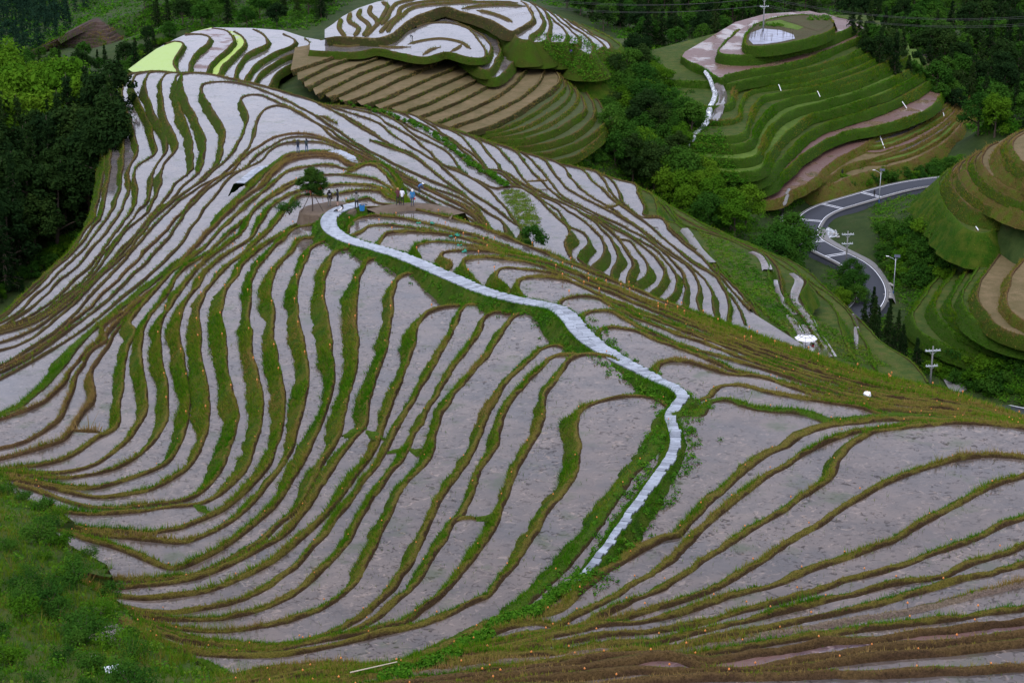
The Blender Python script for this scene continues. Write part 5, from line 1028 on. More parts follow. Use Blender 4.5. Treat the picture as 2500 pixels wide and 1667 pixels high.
# gravelly shoulder and stream beside the bend
M['gravel'] = plain('gravel', (.17, .165, .16), .9, .5, 3)
sxy, _ = curve([place(x, y, -110.4) for x, y in ((1992,560),(2000,580),(2030,600),(2075,622),(2110,640),(2135,668),(2152,700),(2156,725))], 1.0)
structure(ribbon('verge', sxy, np.interp(np.linspace(0, 1, len(sxy)), [0, 1], [CAMZ - 110.2, CAMZ - 110.7]), -1.8, 1.8, M['gravel'], lift=.1, skirt=1.5))
t = NT('stream_water'); p_ = t.pos(); n1 = t.noise(t.scale(p_, (1, .5, 1)), 1.6, 5, .7, .8)
t.bsdf(t.ramp(n1, [(.35, (.10, .11, .11)), (.5, (.3, .32, .34)), (.62, (.75, .77, .8))]), .25, bump=n1, bstr=.6, bdist=.2); M['stream'] = t.m
for l in (((2052,520),(2040,536),(2030,552),(2026,570),(2036,590),(2060,604)),):
    wxy, _ = curve([place(x, y, -111.2) for x, y in l], 1.0); structure(ribbon('stream', wxy, CAMZ - 110.9, -1.9, 1.9, M['stream']))
M['rock'] = plain('rock', (.30, .29, .27), .9, .35, 2)
def rock_mesh(seed):
    bm = bmesh.new(); bmesh.ops.create_icosphere(bm, subdivisions=2, radius=.5)
    for v in bm.verts: v.co *= 1 + .45 * noise.noise(v.co * 2.2 + Vector((seed, 0, 0)))
    me = bpy.data.meshes.new('boulder'); bm.to_mesh(me); bm.free(); me.materials.append(M['rock']); return me
RM = [rock_mesh(i * 3.7) for i in range(4)]
for k in range(26):
    x, y = random.choice([(random.uniform(2012, 2050), random.uniform(560, 606)), (random.uniform(2150, 2180), random.uniform(690, 735))])
    q = place(x, y, -110.6); o = link(bpy.data.objects.new('boulder', random.choice(RM))); o.location = (q[0], q[1], CAMZ - 110.6); s_ = random.uniform(.3, .9); o.scale = (s_ * 1.3, s_, s_ * .7); o.rotation_euler = (0, 0, random.uniform(0, 6))
    tag(o, 'pale stream boulder lying on the verge beside the road bend', 'boulder', 'boulders by the stream')
# concrete yard below the near shoulder
yd = [place(x, y, -111.6)[:2] for x, y in ((2300,925),(2400,938),(2520,950),(2600,1010),(2560,1060),(2400,1010),(2320,960))]
yo = sheet_poly('yard', [tuple(q) for q in yd], CAMZ - 111.3, M['gravel'])
yl, _ = curve([place(x, y, -111.2) for x, y in ((2430,985),(2480,996),(2560,1012))], 1.0); structure(ribbon('road', yl, CAMZ - 111.0, -4.5, .4, M['asphalt'], skirt=.6)); ribbon('edge_line', yl, CAMZ - 111.0, .1, .3, M['paint'], None, .012)['kind'] = 'structure'
# ---------------------------------------------------------------- posts, lamps, poles
M['galv'] = plain('galvanised', (.50, .53, .56), .45, .12, 4, metal=.3); M['blue'] = plain('blue_paint', (.03, .10, .30), .5); M['panel'] = plain('solar_panel', (.03, .035, .06), .25)
M['white'] = plain('white_paint', (.78, .78, .80), .5, .08); M['black'] = plain('black_plastic', (.018, .018, .02), .5)
def street_lamp(px, py, level, h, label):
    q = place(px, py, level); z0 = min(q[2], top_z(q[0], q[1]) - .1); o = empty('street_lamp', (q[0], q[1], z0), random.uniform(-.3, .3)); h += q[2] - z0
    b = MB(); b.tube([(0, 0, 0), (0, 0, h * .5), (0, 0, h)], [.09, .075, .055], 10); b.build('pole', M['galv'], o, True)
    b = MB(); b.tube([(0, 0, 0), (0, 0, 1.0)], [.12, .11], 10); b.box((0, 0, .03), (.4, .4, .06)); b.build('base', M['blue'], o)
    b = MB(); b.tube([(0, 0, h - .9), (-.5, 0, h - .45), (-1.35, 0, h - .1)], [.035, .03, .03], 6); b.tube([(0, 0, h - .9), (.25, 0, h - .6), (.1, 0, h - .2)], [.02, .02, .02], 6); b.build('arm', M['galv'], o)
    b = MB(); b.box((-1.55, 0, h - .07), (.6, .22, .08)); b.build('lamp_head', M['white'], o)
    b = MB(); b.box((.25, 0, h + .06), (1.1, .7, .04), rx=.5); b.build('solar_panel', M['panel'], o)
    tag(o, label, 'street lamp', 'street lamps along the road')
street_lamp(2146, 491, -109.6, 7.0, 'slim white street lamp at the road where two stripes cross it')
street_lamp(2181, 712, -110.7, 7.0, 'slim white street lamp with blue foot outside the sharp road bend')
street_lamp(2478, 930, -111.3, 4.0, 'short grey street lamp behind the paved yard at the hill foot')
M['pole'] = plain('concrete_pole', (.20, .20, .20), .85, .2, 2); M['ins'] = plain('insulator', (.6, .62, .66), .3)
POLE = {}
def utility_pole(px, py, level, h, rz_, label, arms, mat='pole', z=None):
    q = place(px, py, level); z0 = q[2] if z is None else z
    o = empty('utility_pole', (q[0], q[1], z0), rz_)
    b = MB(); b.tube([(0, 0, -.5), (0, 0, h * .5), (0, 0, h)], [.19, .16, .11], 10); b.build('pole', M[mat], o, True)
    for a, hw in arms:
        b = MB(); b.box((0, -.14, a), (hw * 2, .12, .12)); b.box((0, .14, a), (hw * 2, .12, .12)); b.tube([(-hw * .6, 0, a), (0, 0, a - .7)], .03, 5); b.tube([(hw * .6, 0, a), (0, 0, a - .7)], .03, 5); b.build('crossarm', M['galv'], o)
        for s_ in (-.92, -.5, .5, .92):
            b = MB(); b.lathe([(.02, 0), (.07, .05), (.04, .12), (.07, .18), (.03, .26)], 8, (hw * s_, 0, a + .06)); b.build('insulator', M['ins'], o)
    tag(o, label, 'utility pole')
    POLE[label] = (q, z0, h, rz_, arms)
    return o
P1 = utility_pole(1863, 78, -84.0, 8.6, .05, 'grey utility pole standing in the staked garden on the green hilltop', [(8.0, 1.1), (6.2, 1.1)])
P2 = utility_pole(2065, 650, -110.3, 7.2, .1, 'pale utility pole with two crossarms inside the road bend', [(6.5, 1.2), (4.6, 1.1)])
P3 = utility_pole(2270, 947, -112.0, 7.4, .15, 'grey concrete utility pole with wide crossarm below the brown terraced hill', [(6.6, 1.3), (3.9, 1.0)])
M['wire'] = plain('wire', (.03, .03, .03), .5)
def wire(a, b, sag, label):
    a, b = Vector(a), Vector(b); n = 26
    mb = MB(); mb.tube([a.lerp(b, i / n) - Vector((0, 0, sag * 4 * (i / n) * (1 - i / n))) for i in range(n + 1)], .03, 4)
    tag(mb.build('power_line', M['wire']), label, 'power line', 'overhead wires')
q1 = place(1863, 78, -84.0); far_r = place(2620, 75, -82.0); far_l = place(1180, 55, -80.0)
for k, dz in ((-1.0, 8.3), (1.0, 8.3), (-1.0, 6.5), (1.0, 6.5)):
    wire((q1[0] + k, q1[1], q1[2] + dz), (far_r[0], far_r[1] + k * 1.4, far_r[2] + dz - 4), 3.2, 'thin dark overhead wire running right from the hilltop utility pole')
    wire((q1[0] + k, q1[1], q1[2] + dz), (far_l[0], far_l[1] + k * 1.4, far_l[2] + dz - 1), 2.4, 'thin dark overhead wire running left from the hilltop utility pole')
# ---------------------------------------------------------------- hilltop garden
t = NT('mulch_film'); n1 = t.noise(t.pos(), .9, 5); n2 = t.noise(t.scale(t.pos(), (.4, 3, 1)), 1.2, 3)
t.bsdf(t.mix(t.ramp(n2, [(.45, 0.0), (.55, 1.0)]), (.10, .10, .13), (.26, .28, .36)), .35, bump=n1, bstr=.4); M['mulch'] = t.m
sheet_poly('garden_bed', [tuple(place(x, y, -84.0)[:2]) for x, y in C(490,270,500,225,580,195,700,205,790,235,800,262,700,285,580,300,520,300)], CAMZ - 84.0, M['mulch'], .05)
sheet_poly('garden_bed', [tuple(place(x, y, -84.0)[:2]) for x, y in C(600,150,700,135,860,185,820,205,700,180,610,172)], CAMZ - 84.0, M['marsh'], .05)
sheet_poly('garden_bed', [tuple(place(x, y, -84.0)[:2]) for x, y in C(720,140,860,112,1000,125,1035,170,960,215,880,190,800,160)], CAMZ - 84.0, M['soil'], .06)
for k in range(46):
    u, v = random.uniform(490, 790), random.uniform(215, 285)
    if k > 36: u, v = random.uniform(480, 560), random.uniform(190, 250)
    q = place(*C(u, v)[0], -84.0); b = MB(); a = random.uniform(-.15, .15); b.tube([(0, 0, 0), (a, random.uniform(-.1, .1), random.uniform(1.5, 2.1))], .035, 5)
    o = b.build('bean_stake', M['bark']); o.location = q; tag(o, 'thin bean stake in the hilltop garden bed', 'stake', 'bean stakes')
cc = [tuple(place(*C(u, v)[0], -84.0) + np.array((0, 0, .3))) for u, v in [(random.uniform(880, 1040), random.uniform(112, 140)) for _ in range(40)] + [(random.uniform(560, 720), random.uniform(165, 180)) for _ in range(30)]]
v, tn = leaves(cc, [.5] * 70, 1500, .3, 1, .1, .8, 5, rng.uniform(.1, .5, 70)); stuff(mesh_obj('vegetable_plants', v, quads(1500), M['leaf_weed'], attr={'tint': tn}))
# ---------------------------------------------------------------- channels and pipes
def draped(name, pts, w, mat, lift=.12, up=None):
    W = [sight2(x, y) for x, y in pts]; W = [q for q in W if q is not None]
    xy, L = curve([np.array(q) for q in W], .8); s = np.linspace(0, 1, len(xy)); dd = np.r_[0, np.cumsum([math.hypot(W[i + 1].x - W[i].x, W[i + 1].y - W[i].y) for i in range(len(W) - 1)])]
    z = np.interp(s * dd[-1], dd, [q.z for q in W]); z = np.maximum(z, np.array([top_z(*q) if abs(top_z(*q) - zz_) < 2.0 else zz_ for q, zz_ in zip(xy, z)])); z = smooth1(z[:, None], 3)[:, 0]
    return structure(ribbon(name, xy, z, -w / 2, w / 2, mat, lift=lift, skirt=.5))
draped('concrete_channel', C(205,480,240,540,262,620,250,680,225,750,210,810,160,870,120,920,80,970,62,1010), .8, M['stream'], .3)
draped('paddy_water', C(285,560,308,620,310,690,285,750,258,820), 1.6, M['water_far'], .3)
draped('concrete_channel', C(760,1270,735,1330,720,1380,706,1430,712,1460,690,1500), .5, M['gravel'], .15)
for l_, w_ in ((F(510,180,560,200,600,250,618,300), 1.3), (F(655,370,665,430,710,510,770,575,812,602), 1.2), (F(790,325,828,365,805,440,795,500,845,560,890,620,940,720,1000,800,1050,885), 1.3), (F(760,605,800,660,850,740,890,810,920,860), .8), (F(860,670,900,745,950,825,995,885), .7), (F(1190,600,1210,660,1212,740,1208,830), .6)):
    draped('paddy_water', l_, w_, M['water'], .1)
draped('concrete_channel', F(60,30,110,100,180,190,250,260), .9, M['gravel'], .25)
for i, (u0, v0, u1, v1) in enumerate(((690,575,706,615),(950,618,968,655),(1520,690,1550,732),(1368,915,1400,1000),(1795,762,1800,785),(2015,1530,2030,1550))):
    a, b_ = sight2(*C(u0, v0)[0]), sight2(*C(u1, v1)[0])
    if a is None or b_ is None: continue
    mb = MB(); mb.tube([a + Vector((0, 0, .2)), (a + b_) / 2 + Vector((0, -.1, .2)), b_ + Vector((0, -.1, .15))], .10, 8)
    tag(mb.build('water_pipe', M['white']), 'short white water pipe running down a terrace face of the green hill' if i < 5 else 'short white water pipe on the brown terraced hill', 'pipe', 'white pipes')
# ---------------------------------------------------------------- resting place on the spur: trodden clearing, tree, people
M['dirt'] = m_ground('trodden_earth', [(.12, .085, .06), (.19, .145, .105), (.23, .18, .135)], sc=1.5)
def Z(*p): return [(680 + p[i] / 5.88, 320 + p[i + 1] / 5.88) for i in range(0, len(p), 2)]
def plateau(name, px, level, mat, skirt=1.2):
    W = [place(x, y, level) for x, y in px]; W.append(W[0]); xy, L = curve(W, .5); xy = xy[:-1] + rng.normal(0, .03, (len(xy) - 1, 2)); n = len(xy); c = xy.mean(0)
    V = [np.c_[c + (xy - c) * f, np.full(n, CAMZ + level + h)] for f, h in ((1.12, -skirt), (1.0, -.08), (.9, .02), (.5, .04))]
    V = np.vstack(V + [np.r_[c, CAMZ + level + .05][None]]); fs = []
    for k in range(3): fs += [(k * n + i, k * n + (i + 1) % n, (k + 1) * n + (i + 1) % n, (k + 1) * n + i) for i in range(n)]
    me = bpy.data.meshes.new(name); me.from_pydata([tuple(v) for v in V], [], fs + [(3 * n + i, 3 * n + (i + 1) % n, 4 * n) for i in range(n)]); me.materials.append(mat); me.update()
    return structure(link(bpy.data.objects.new(name, me)))
plateau('clearing', Z(300,1130,420,1060,600,1030,760,1000,960,1010,1080,1060,1120,1120,1020,1160,900,1210,760,1225,620,1210,480,1200,360,1190), -46.95, M['dirt'])
fp, _ = curve([place(x, y, -47.5) for x, y in ((905,516),(935,510),(965,504),(1000,501),(1040,503),(1085,512),(1120,524))], .6)
structure(ribbon('footpath', fp, CAMZ - 47.45, -.7, .7, M['dirt'], skirt=1.2))
cl = PROTO['mid']
def small_tree(loc):
    o = empty('small_tree', loc); b = MB(); b.tube([(0, 0, -.1), (.03, 0, .8), (0, .02, 1.7), (.05, 0, 3.2)], [.075, .06, .05, .02], 9)
    for k in range(9):
        a = k * 2.4; z = 1.5 + .2 * k; b.tube([(0, 0, z), (math.cos(a) * .55, math.sin(a) * .55, z + .4), (math.cos(a) * .95, math.sin(a) * .95, z + .75)], [.03, .02, .008], 5)
    b.build('trunk', M['bark'], o)
    r = random.Random(4); cent, rad_ = [], []
    for k in range(60):
        a, el, q = r.uniform(0, 6.28), r.uniform(-1.1, 1.5), r.uniform(.35, 1.0); cent.append((math.cos(a) * math.cos(el) * 1.35 * q, math.sin(a) * math.cos(el) * 1.35 * q, 2.85 + math.sin(el) * (1.3 if el > 0 else 1.25) * q)); rad_.append(r.uniform(.25, .48))
    v, tn = leaves(cent, rad_, 9500, .14, .9, .1, .6, 44, [min(1, max(0, .2 + .5 * (c[2] - 1.8) / 2.4 + r.uniform(-.2, .2))) for c in cent])
    mesh_obj('crown', v, quads(9500), M['leaf_tree'], o, attr={'tint': tn})
    for e in ((-1.0, -.35, 0), (1.05, -.25, 0)):
        b = MB(); b.tube([e, (e[0] * .1, e[1] * .1, 1.75)], .035, 6); b.build('prop', M['bark'], o)
    for k in range(34):
        a = r.uniform(0, 6.28); q = r.uniform(.2, 1.05); z = 1.75 + r.uniform(-.1, .5) + .25 * q; L = r.uniform(.15, .45); x, y = math.cos(a) * q, math.sin(a) * q; w = .022
        b = MB(); b.box((x, y, z - L / 2), (w * 2, .012, L), r.uniform(0, 3)); b.build('ribbon', M['red'], o)
    return tag(o, 'round leafy young tree propped by stakes and hung with red ribbons at the path end', 'tree')
M['leaf_tree'] = m_leaf('leaf_tree', [(.012, .035, .006), (.024, .062, .010), (.04, .085, .012), (.06, .11, .016)], spread=0)
M['red'] = plain('red_cloth', (.50, .03, .02), .7)
q = place(763, 516, -46.95); small_tree((q[0], q[1], q[2]))
q = place(707, 522, -47.3); plant('shrubn', 'shrub', (q[0], q[1], q[2] - .1), 1.5, 'dark round bush on the grass beside the propped young tree', 'shrub', parts=('stem', 'foliage'))
q = place(1300, 603, -48.6); plant('mid', 'small_tree', (q[0], q[1], q[2] - 1.2), .36, 'small dark leafy tree at the shoulder between near and far terraces', 'tree')
# ---------------------------------------------------------------- people
M['skin'] = plain('skin', (.42, .26, .19), .6, .08)
CLOTH = {}
def cloth(c):
    if c not in CLOTH: CLOTH[c] = plain('cloth_%d' % len(CLOTH), c, .85, .2, 18)
    return CLOTH[c]
POSES = {
 'stand': dict(hl=(-.17, .06, .80), el=(-.24, -.02, 1.10), hr=(.17, .06, .80), er=(.24, -.02, 1.10), kl=(-.10, .02, .50), kr=(.10, .02, .50), al=(-.11, 0, .09), ar=(.11, 0, .09)),
 'camera': dict(hl=(-.06, .20, 1.50), el=(-.27, .14, 1.22), hr=(.06, .20, 1.50), er=(.27, .14, 1.22), kl=(-.11, .02, .50), kr=(.11, .02, .50), al=(-.14, 0, .09), ar=(.14, 0, .09)),
 'phone': dict(hl=(-.07, .30, 1.20), el=(-.24, .06, 1.10), hr=(.07, .30, 1.22), er=(.24, .06, 1.10), kl=(-.10, .02, .50), kr=(.10, .02, .50), al=(-.11, 0, .09), ar=(.11, 0, .09)),
 'walk': dict(hl=(-.2, .22, .86), el=(-.25, .02, 1.10), hr=(.2, -.18, .84), er=(.25, -.1, 1.10), kl=(-.10, .16, .50), kr=(.10, -.02, .50), al=(-.10, .24, .10), ar=(.10, -.28, .12)),
}
def person(loc, rz_, pose, cols, label, h=1.68, hair=(.015, .012, .010), hair_len=.1, hat=None, extra=None, special=None, shorts=False):
    """one continuous skinned body; cols = (top, trousers, shoes)"""
    o = empty('person', loc, rz_, h / 1.70)
    J_ = {}; p = POSES.get(pose, POSES['stand'])
    if special: 
        J_.update(special)
    else:
        J_.update(pel=(0, 0, .93), sp=(0, -.01, 1.10), ch=(0, 0, 1.30), nk=(0, .01, 1.47), hd=(0, .03, 1.555), tp=(0, .03, 1.64), sl=(-.165, 0, 1.40), sr=(.165, 0, 1.40), el=p['el'], er=p['er'], wl=p['hl'], wr=p['hr'],
            pl=(-.09, 0, .88), pr=(.09, 0, .88), kl=p['kl'], kr=p['kr'], al=p['al'], ar=p['ar'], tl=(p['al'][0], p['al'][1] + .17, p['al'][2] - .05), tr=(p['ar'][0], p['ar'][1] + .17, p['ar'][2] - .05))
        for s_ in 'lr':
            w, e = Vector(J_['w' + s_]), Vector(J_['e' + s_]); J_['h' + s_] = tuple(w + (w - e).normalized() * .11)
    R = dict(pel=(.155, .115), sp=(.135, .10), ch=(.165, .115), nk=(.055, .055), hd=(.082, .095), tp=(.06, .07), sl=(.062, .062), sr=(.062, .062), el=(.045, .045), er=(.045, .045), wl=(.03, .03), wr=(.03, .03), hl=(.036, .022), hr=(.036, .022), pl=(.092, .092), pr=(.092, .092), kl=(.062, .062), kr=(.062, .062), al=(.042, .042), ar=(.042, .042), tl=(.042, .034), tr=(.042, .034))
    Ed = [('pel', 'sp', 1), ('sp', 'ch', 1), ('ch', 'nk', 1), ('nk', 'hd', 0), ('hd', 'tp', 0), ('ch', 'sl', 1), ('sl', 'el', 1), ('el', 'wl', 1), ('wl', 'hl', 0), ('ch', 'sr', 1), ('sr', 'er', 1), ('er', 'wr', 1), ('wr', 'hr', 0),
          ('pel', 'pl', 2), ('pl', 'kl', 2), ('kl', 'al', 0 if shorts else 2), ('al', 'tl', 3), ('pel', 'pr', 2), ('pr', 'kr', 2), ('kr', 'ar', 0 if shorts else 2), ('ar', 'tr', 3)]
    names = list(J_); me = bpy.data.meshes.new('body'); me.from_pydata([J_[n] for n in names], [(names.index(a), names.index(b)) for a, b, _ in Ed], [])
    ob = bpy.data.objects.new('body', me); COL.objects.link(ob); md = ob.modifiers.new('skin', 'SKIN'); md.use_smooth_shade = True
    for i, n in enumerate(names): sv = me.skin_vertices[0].data[i]; sv.radius = R[n]; sv.use_root = n == 'pel'
    sub = ob.modifiers.new('sub', 'SUBSURF'); sub.levels = 1; sub.render_levels = 1
    dg = bpy.context.evaluated_depsgraph_get(); nm = bpy.data.meshes.new_from_object(ob.evaluated_get(dg)); bpy.data.objects.remove(ob)
    for m in (M['skin'], cloth(cols[0]), cloth(cols[1]), cloth(cols[2])): nm.materials.append(m)
    seg = [(Vector(J_[a]), Vector(J_[b]), m) for a, b, m in Ed]
    for f in nm.polygons:
        c = f.center; best, bm_ = 9, 1
        for a, b, m in seg:
            d = b - a; tt = max(0, min(1, (c - a).dot(d) / max(1e-6, d.length_squared))); q_ = (c - a - d * tt).length - (.03 if m == 1 else 0)
            if q_ < best: best, bm_ = q_, m
        f.material_index = bm_
    nm.name = 'body'; link(bpy.data.objects.new('body', nm), o)
    hd = Vector(J_['hd']); up = (Vector(J_['tp']) - hd).normalized()
    b = MB(); n = 10; b.lathe([(.03, -.10), (.10, -.06), (.118, 0), (.113, .05), (.085, .10), (.03, .13)], n, (hd.x, hd.y - .022, hd.z + .03))
    if hair_len > .12: b.tube([(hd.x, hd.y - .07, hd.z + .05), (hd.x, hd.y - .11, hd.z - hair_len * .5), (hd.x, hd.y - .11, hd.z - hair_len)], [.09, .09, .04], 8)
    b.build('hair', cloth(hair), o, True)
    if hat: 
        b = MB(); b.lathe([(hat[1], .03), (hat[1] * .98, .045), (.115, .06), (.118, .10), (.09, .15), (.03, .165)], 14, (hd.x, hd.y, hd.z)); b.build('hat', cloth(hat[0]), o, True)
    if extra:
        for nm_, col, boxes in extra:
            b = MB()
            for c, d in boxes: b.box(c, d)
            b.build(nm_, cloth(col), o)
    return tag(o, label, 'person', 'visitors and farmers')
def P(px, py, level): q = place(px, py, level); return (q[0], q[1], q[2])
BLK, DK, JEAN, GRY = (.014, .014, .016), (.02, .022, .028), (.05, .09, .17), (.16, .155, .145)
g = -46.93
person(P(805, 505, g), .4, 'stand', (BLK, (.20, .19, .17), BLK), 'person in black printed T-shirt, grey trousers and white cap beside the propped tree', hair_len=.3, hat=((.75, .75, .75), .13), extra=[('shoulder_bag', (.05, .025, .015), [((.2, -.02, .85), (.10, .22, .24)), ((0, -.13, 1.2), (.03, .02, .5))]), ('shirt_print', (.6, .62, .68), [((0, -.128, 1.28), (.20, .012, .05)), ((0, -.128, 1.20), (.16, .012, .05))])])
person(P(825, 504, g), 1.3, 'phone', (BLK, BLK, BLK), 'person in black hooded top and shorts looking down at a phone', hair_len=.1, shorts=True, extra=[('phone', (.5, .5, .52), [((0, .36, 1.26), (.08, .02, .15))])])
person(P(871, 511, g), .1, 'camera', (GRY, BLK, BLK), 'person in grey jacket and black trousers taking a picture at the path end', hair_len=.08, hat=(BLK, .14), extra=[('camera', BLK, [((0, .24, 1.56), (.15, .08, .1))])])
sit = dict(pel=(0, 0, .13), sp=(-.02, -.08, .30), ch=(-.03, -.14, .50), nk=(-.03, -.13, .67), hd=(-.03, -.10, .755), tp=(-.03, -.10, .84), sl=(-.19, -.14, .60), sr=(.13, -.14, .60), el=(-.26, -.02, .40), er=(.22, -.02, .40), wl=(-.12, .16, .36), wr=(.10, .18, .36), hl=(-.06, .24, .36), hr=(.05, .26, .36), pl=(-.09, .06, .14), pr=(.09, .06, .14), kl=(-.12, .42, .38), kr=(.12, .42, .36), al=(-.10, .78, .10), ar=(.12, .80, .10), tl=(-.11, .86, .2), tr=(.13, .88, .2))
person(P(832, 522, g), 1.45, 'sit', ((.72, .70, .70), BLK, DK), 'person in white top and black trousers sitting on the edge of the paved path', special=sit, hair_len=.34)
gr_ = -47.42
person(P(972, 502, gr_), .25, 'camera', ((.09, .022, .028), BLK, BLK), 'person in maroon sweatshirt holding up a camera beside the one in white', hair=(.22, .09, .03), hair_len=.1, hat=((.35, .17, .07), .12), extra=[('camera', BLK, [((-.05, .25, 1.54), (.16, .09, .11))])])
person(P(982, 502, gr_), -.1, 'phone', ((.70, .70, .76), BLK, BLK), 'person in white vest over dark sleeves standing next to the maroon sweatshirt', hair_len=.1)
person(P(1007, 504, gr_), .3, 'stand', ((.02, .16, .36), (.05, .06, .09), DK), 'person in bright blue jacket and pale headscarf on the brown footpath', hair=(.55, .53, .50), hair_len=.16, extra=[('bag', (.5, .03, .02), [((.24, .05, .72), (.12, .1, .16))])])
bend = dict(pel=(0, -.05, .72), sp=(0, .10, .84), ch=(0, .30, .90), nk=(0, .45, .92), hd=(0, .53, .90), tp=(0, .61, .91), sl=(-.17, .30, .88), sr=(.17, .30, .88), el=(-.2, .42, .62), er=(.2, .42, .62), wl=(-.12, .56, .42), wr=(.12, .56, .42), hl=(-.10, .60, .32), hr=(.10, .60, .32), pl=(-.1, -.04, .68), pr=(.1, -.04, .68), kl=(-.12, .10, .38), kr=(.12, .10, .38), al=(-.12, 0, .05), ar=(.12, 0, .05), tl=(-.12, .15, .02), tr=(.12, .15, .02))
q = sight2(1023, 469); person((q.x, q.y, q.z), -.9, 'bend', ((.03, .10, .26), (.04, .05, .08), DK), 'farmer in blue clothes and white hat stooping in a paddy behind the footpath', special=bend, hat=((.75, .74, .7), .20))
q = sight2(728, 375); person((q.x, q.y, q.z), .1, 'camera', ((.010, .016, .035), JEAN, DK), 'person in navy jacket and jeans with long hair photographing from the arched bund', hair_len=.42, extra=[('camera', BLK, [((0, .24, 1.56), (.15, .08, .1))])])
q = sight2(749, 372); person((q.x, q.y, q.z), -.1, 'camera', ((.012, .014, .022), JEAN, DK), 'person in dark jacket with a dark green backpack on the arched bund', hair_len=.08, extra=[('backpack', (.02, .035, .035), [((0, -.20, 1.22), (.30, .16, .42))])])
q = sight2(1007, 96); person((q.x, q.y, q.z - .1), 1.2, 'bend', ((.015, .02, .03), (.03, .03, .04), DK), 'farmer in dark clothes bent over in the stubbled paddy of the far dome', special=bend, hat=((.10, .11, .14), .26))
q = sight2(1396, 132); person((q.x, q.y, q.z), 2.2, 'bend', ((.12, .05, .32), (.05, .05, .07), DK), 'farmer in purple working among shrubs beside the dome terraces', special=bend)
i = int(np.argmin(((rpx - np.array((2127, 484))) ** 2).sum(1))); person((rxy[i][0] + .8, rxy[i][1] - 1.5, rz[i] + .01), 2.6, 'walk', (BLK, BLK, BLK), 'person in black walking on the road by the street lamp')
q = sight2(2056, 430); person((q.x, q.y, q.z - .05), .4, 'stand', (BLK, DK, BLK), 'person in dark clothes standing on the green slope above the road', hair_len=.1)
# ---------------------------------------------------------------- umbrella on the far slope
ub = next(np.array(h_) for h_ in (sight2(1966, 874 - k) for k in range(60)) if h_ is not None and h_.y > 195); ub[2] -= .5; uz = ub[2] - CAMZ
o = empty('parasol', (ub[0], ub[1], min(ub[2], top_z(ub[0], ub[1]))), .2); hU = 2.15 + ub[2] - o.location.z
b = MB(); b.tube([(0, 0, -.3), (0, 0, hU + .35)], .03, 8); b.lathe([(.28, 0), (.28, .08), (.05, .14)], 12); b.build('pole', M['black'], o)
R8 = [(math.cos(math.pi / 8 + k * math.pi / 4), math.sin(math.pi / 8 + k * math.pi / 4)) for k in range(8)]
for k in range(8):
    a, c_ = R8[k], R8[(k + 1) % 8]; mid = ((a[0] + c_[0]) / 2 * .97, (a[1] + c_[1]) / 2 * .97)
    V = [(0, 0, hU + .32), (a[0] * .8, a[1] * .8, hU + .13), (c_[0] * .8, c_[1] * .8, hU + .13), (a[0] * 1.35, a[1] * 1.35, hU - .10), (c_[0] * 1.35, c_[1] * 1.35, hU - .10), (a[0] * 1.36, a[1] * 1.36, hU - .2), (c_[0] * 1.36, c_[1] * 1.36, hU - .2)]
    V += [(x, y, z - .012) for x, y, z in V]
    mb = MB(); mb.add(V, [(0, 1, 2), (1, 3, 4, 2), (3, 5, 6, 4), (7, 9, 8), (8, 9, 11, 10), (10, 11, 13, 12)]); mb.build('canopy_panel', M['white'], o)
    mb = MB(); mb.tube([(0, 0, hU + .345), (a[0] * .8, a[1] * .8, hU + .155), (a[0] * 1.36, a[1] * 1.36, hU - .08)], .022, 5); mb.tube([(a[0] * .8, a[1] * .8, hU + .16), (c_[0] * .8, c_[1] * .8, hU + .16)], .022, 5); mb.build('rib', M['black'], o)
tag(o, 'white eight-sided parasol with dark seams over a resting place beyond the grassy shoulder', 'parasol')
q = ub + np.array((.75, -.2, .2)); person((q[0], q[1], q[2] + .35), 2.0, 'sit', ((.40, .02, .02), (.04, .03, .03), DK), 'person in red sitting under the white parasol', special=sit, hair_len=.3)
# ---------------------------------------------------------------- small things by the path
q = place(884, 514, g); o = empty('bin', (q[0], q[1], q[2]), .2)
b = MB(); b.lathe([(.17, 0), (.20, .38), (.215, .40), (.215, .43), (.19, .43), (.16, .05)], 14); b.build('tub', M['blue_bin'] if 'blue_bin' in M else plain('blue_bin', (.02, .17, .42), .45), o)
b = MB(); b.box((.14, .14, .40), (.42, .36, .05), .3); b.build('lid', M['black'], o); o.scale = (1.3, 1.3, 1.25); tag(o, 'bright blue tub with dark lid standing at the end of the paved path', 'tub')
M['net'] = plain('teal_net', (.015, .20, .13), .8)
for px, py, lv_ in ((1022, 545, -47.0), (1056, 546, -47.2), (1102, 579, -46.3), (1116, 575, -46.5), (1122, 599, -45.4), (1133, 615, -44.7)):
    q = sight2(px, py); bm = bmesh.new(); bmesh.ops.create_grid(bm, x_segments=6, y_segments=5, size=.17)
    for v in bm.verts: v.co.z = abs(noise.noise(v.co * 5 + Vector((px, 0, 0)))) * .35; v.co.x *= 1.2
    me = bpy.data.meshes.new('netting'); bm.to_mesh(me); bm.free(); me.materials.append(M['net']); o = link(bpy.data.objects.new('netting', me)); o.location = (q.x, q.y, q.z - .02)
    tag(o, 'crumpled scrap of teal netting on a grassy bund right of the paved path', 'netting', 'teal netting scraps')
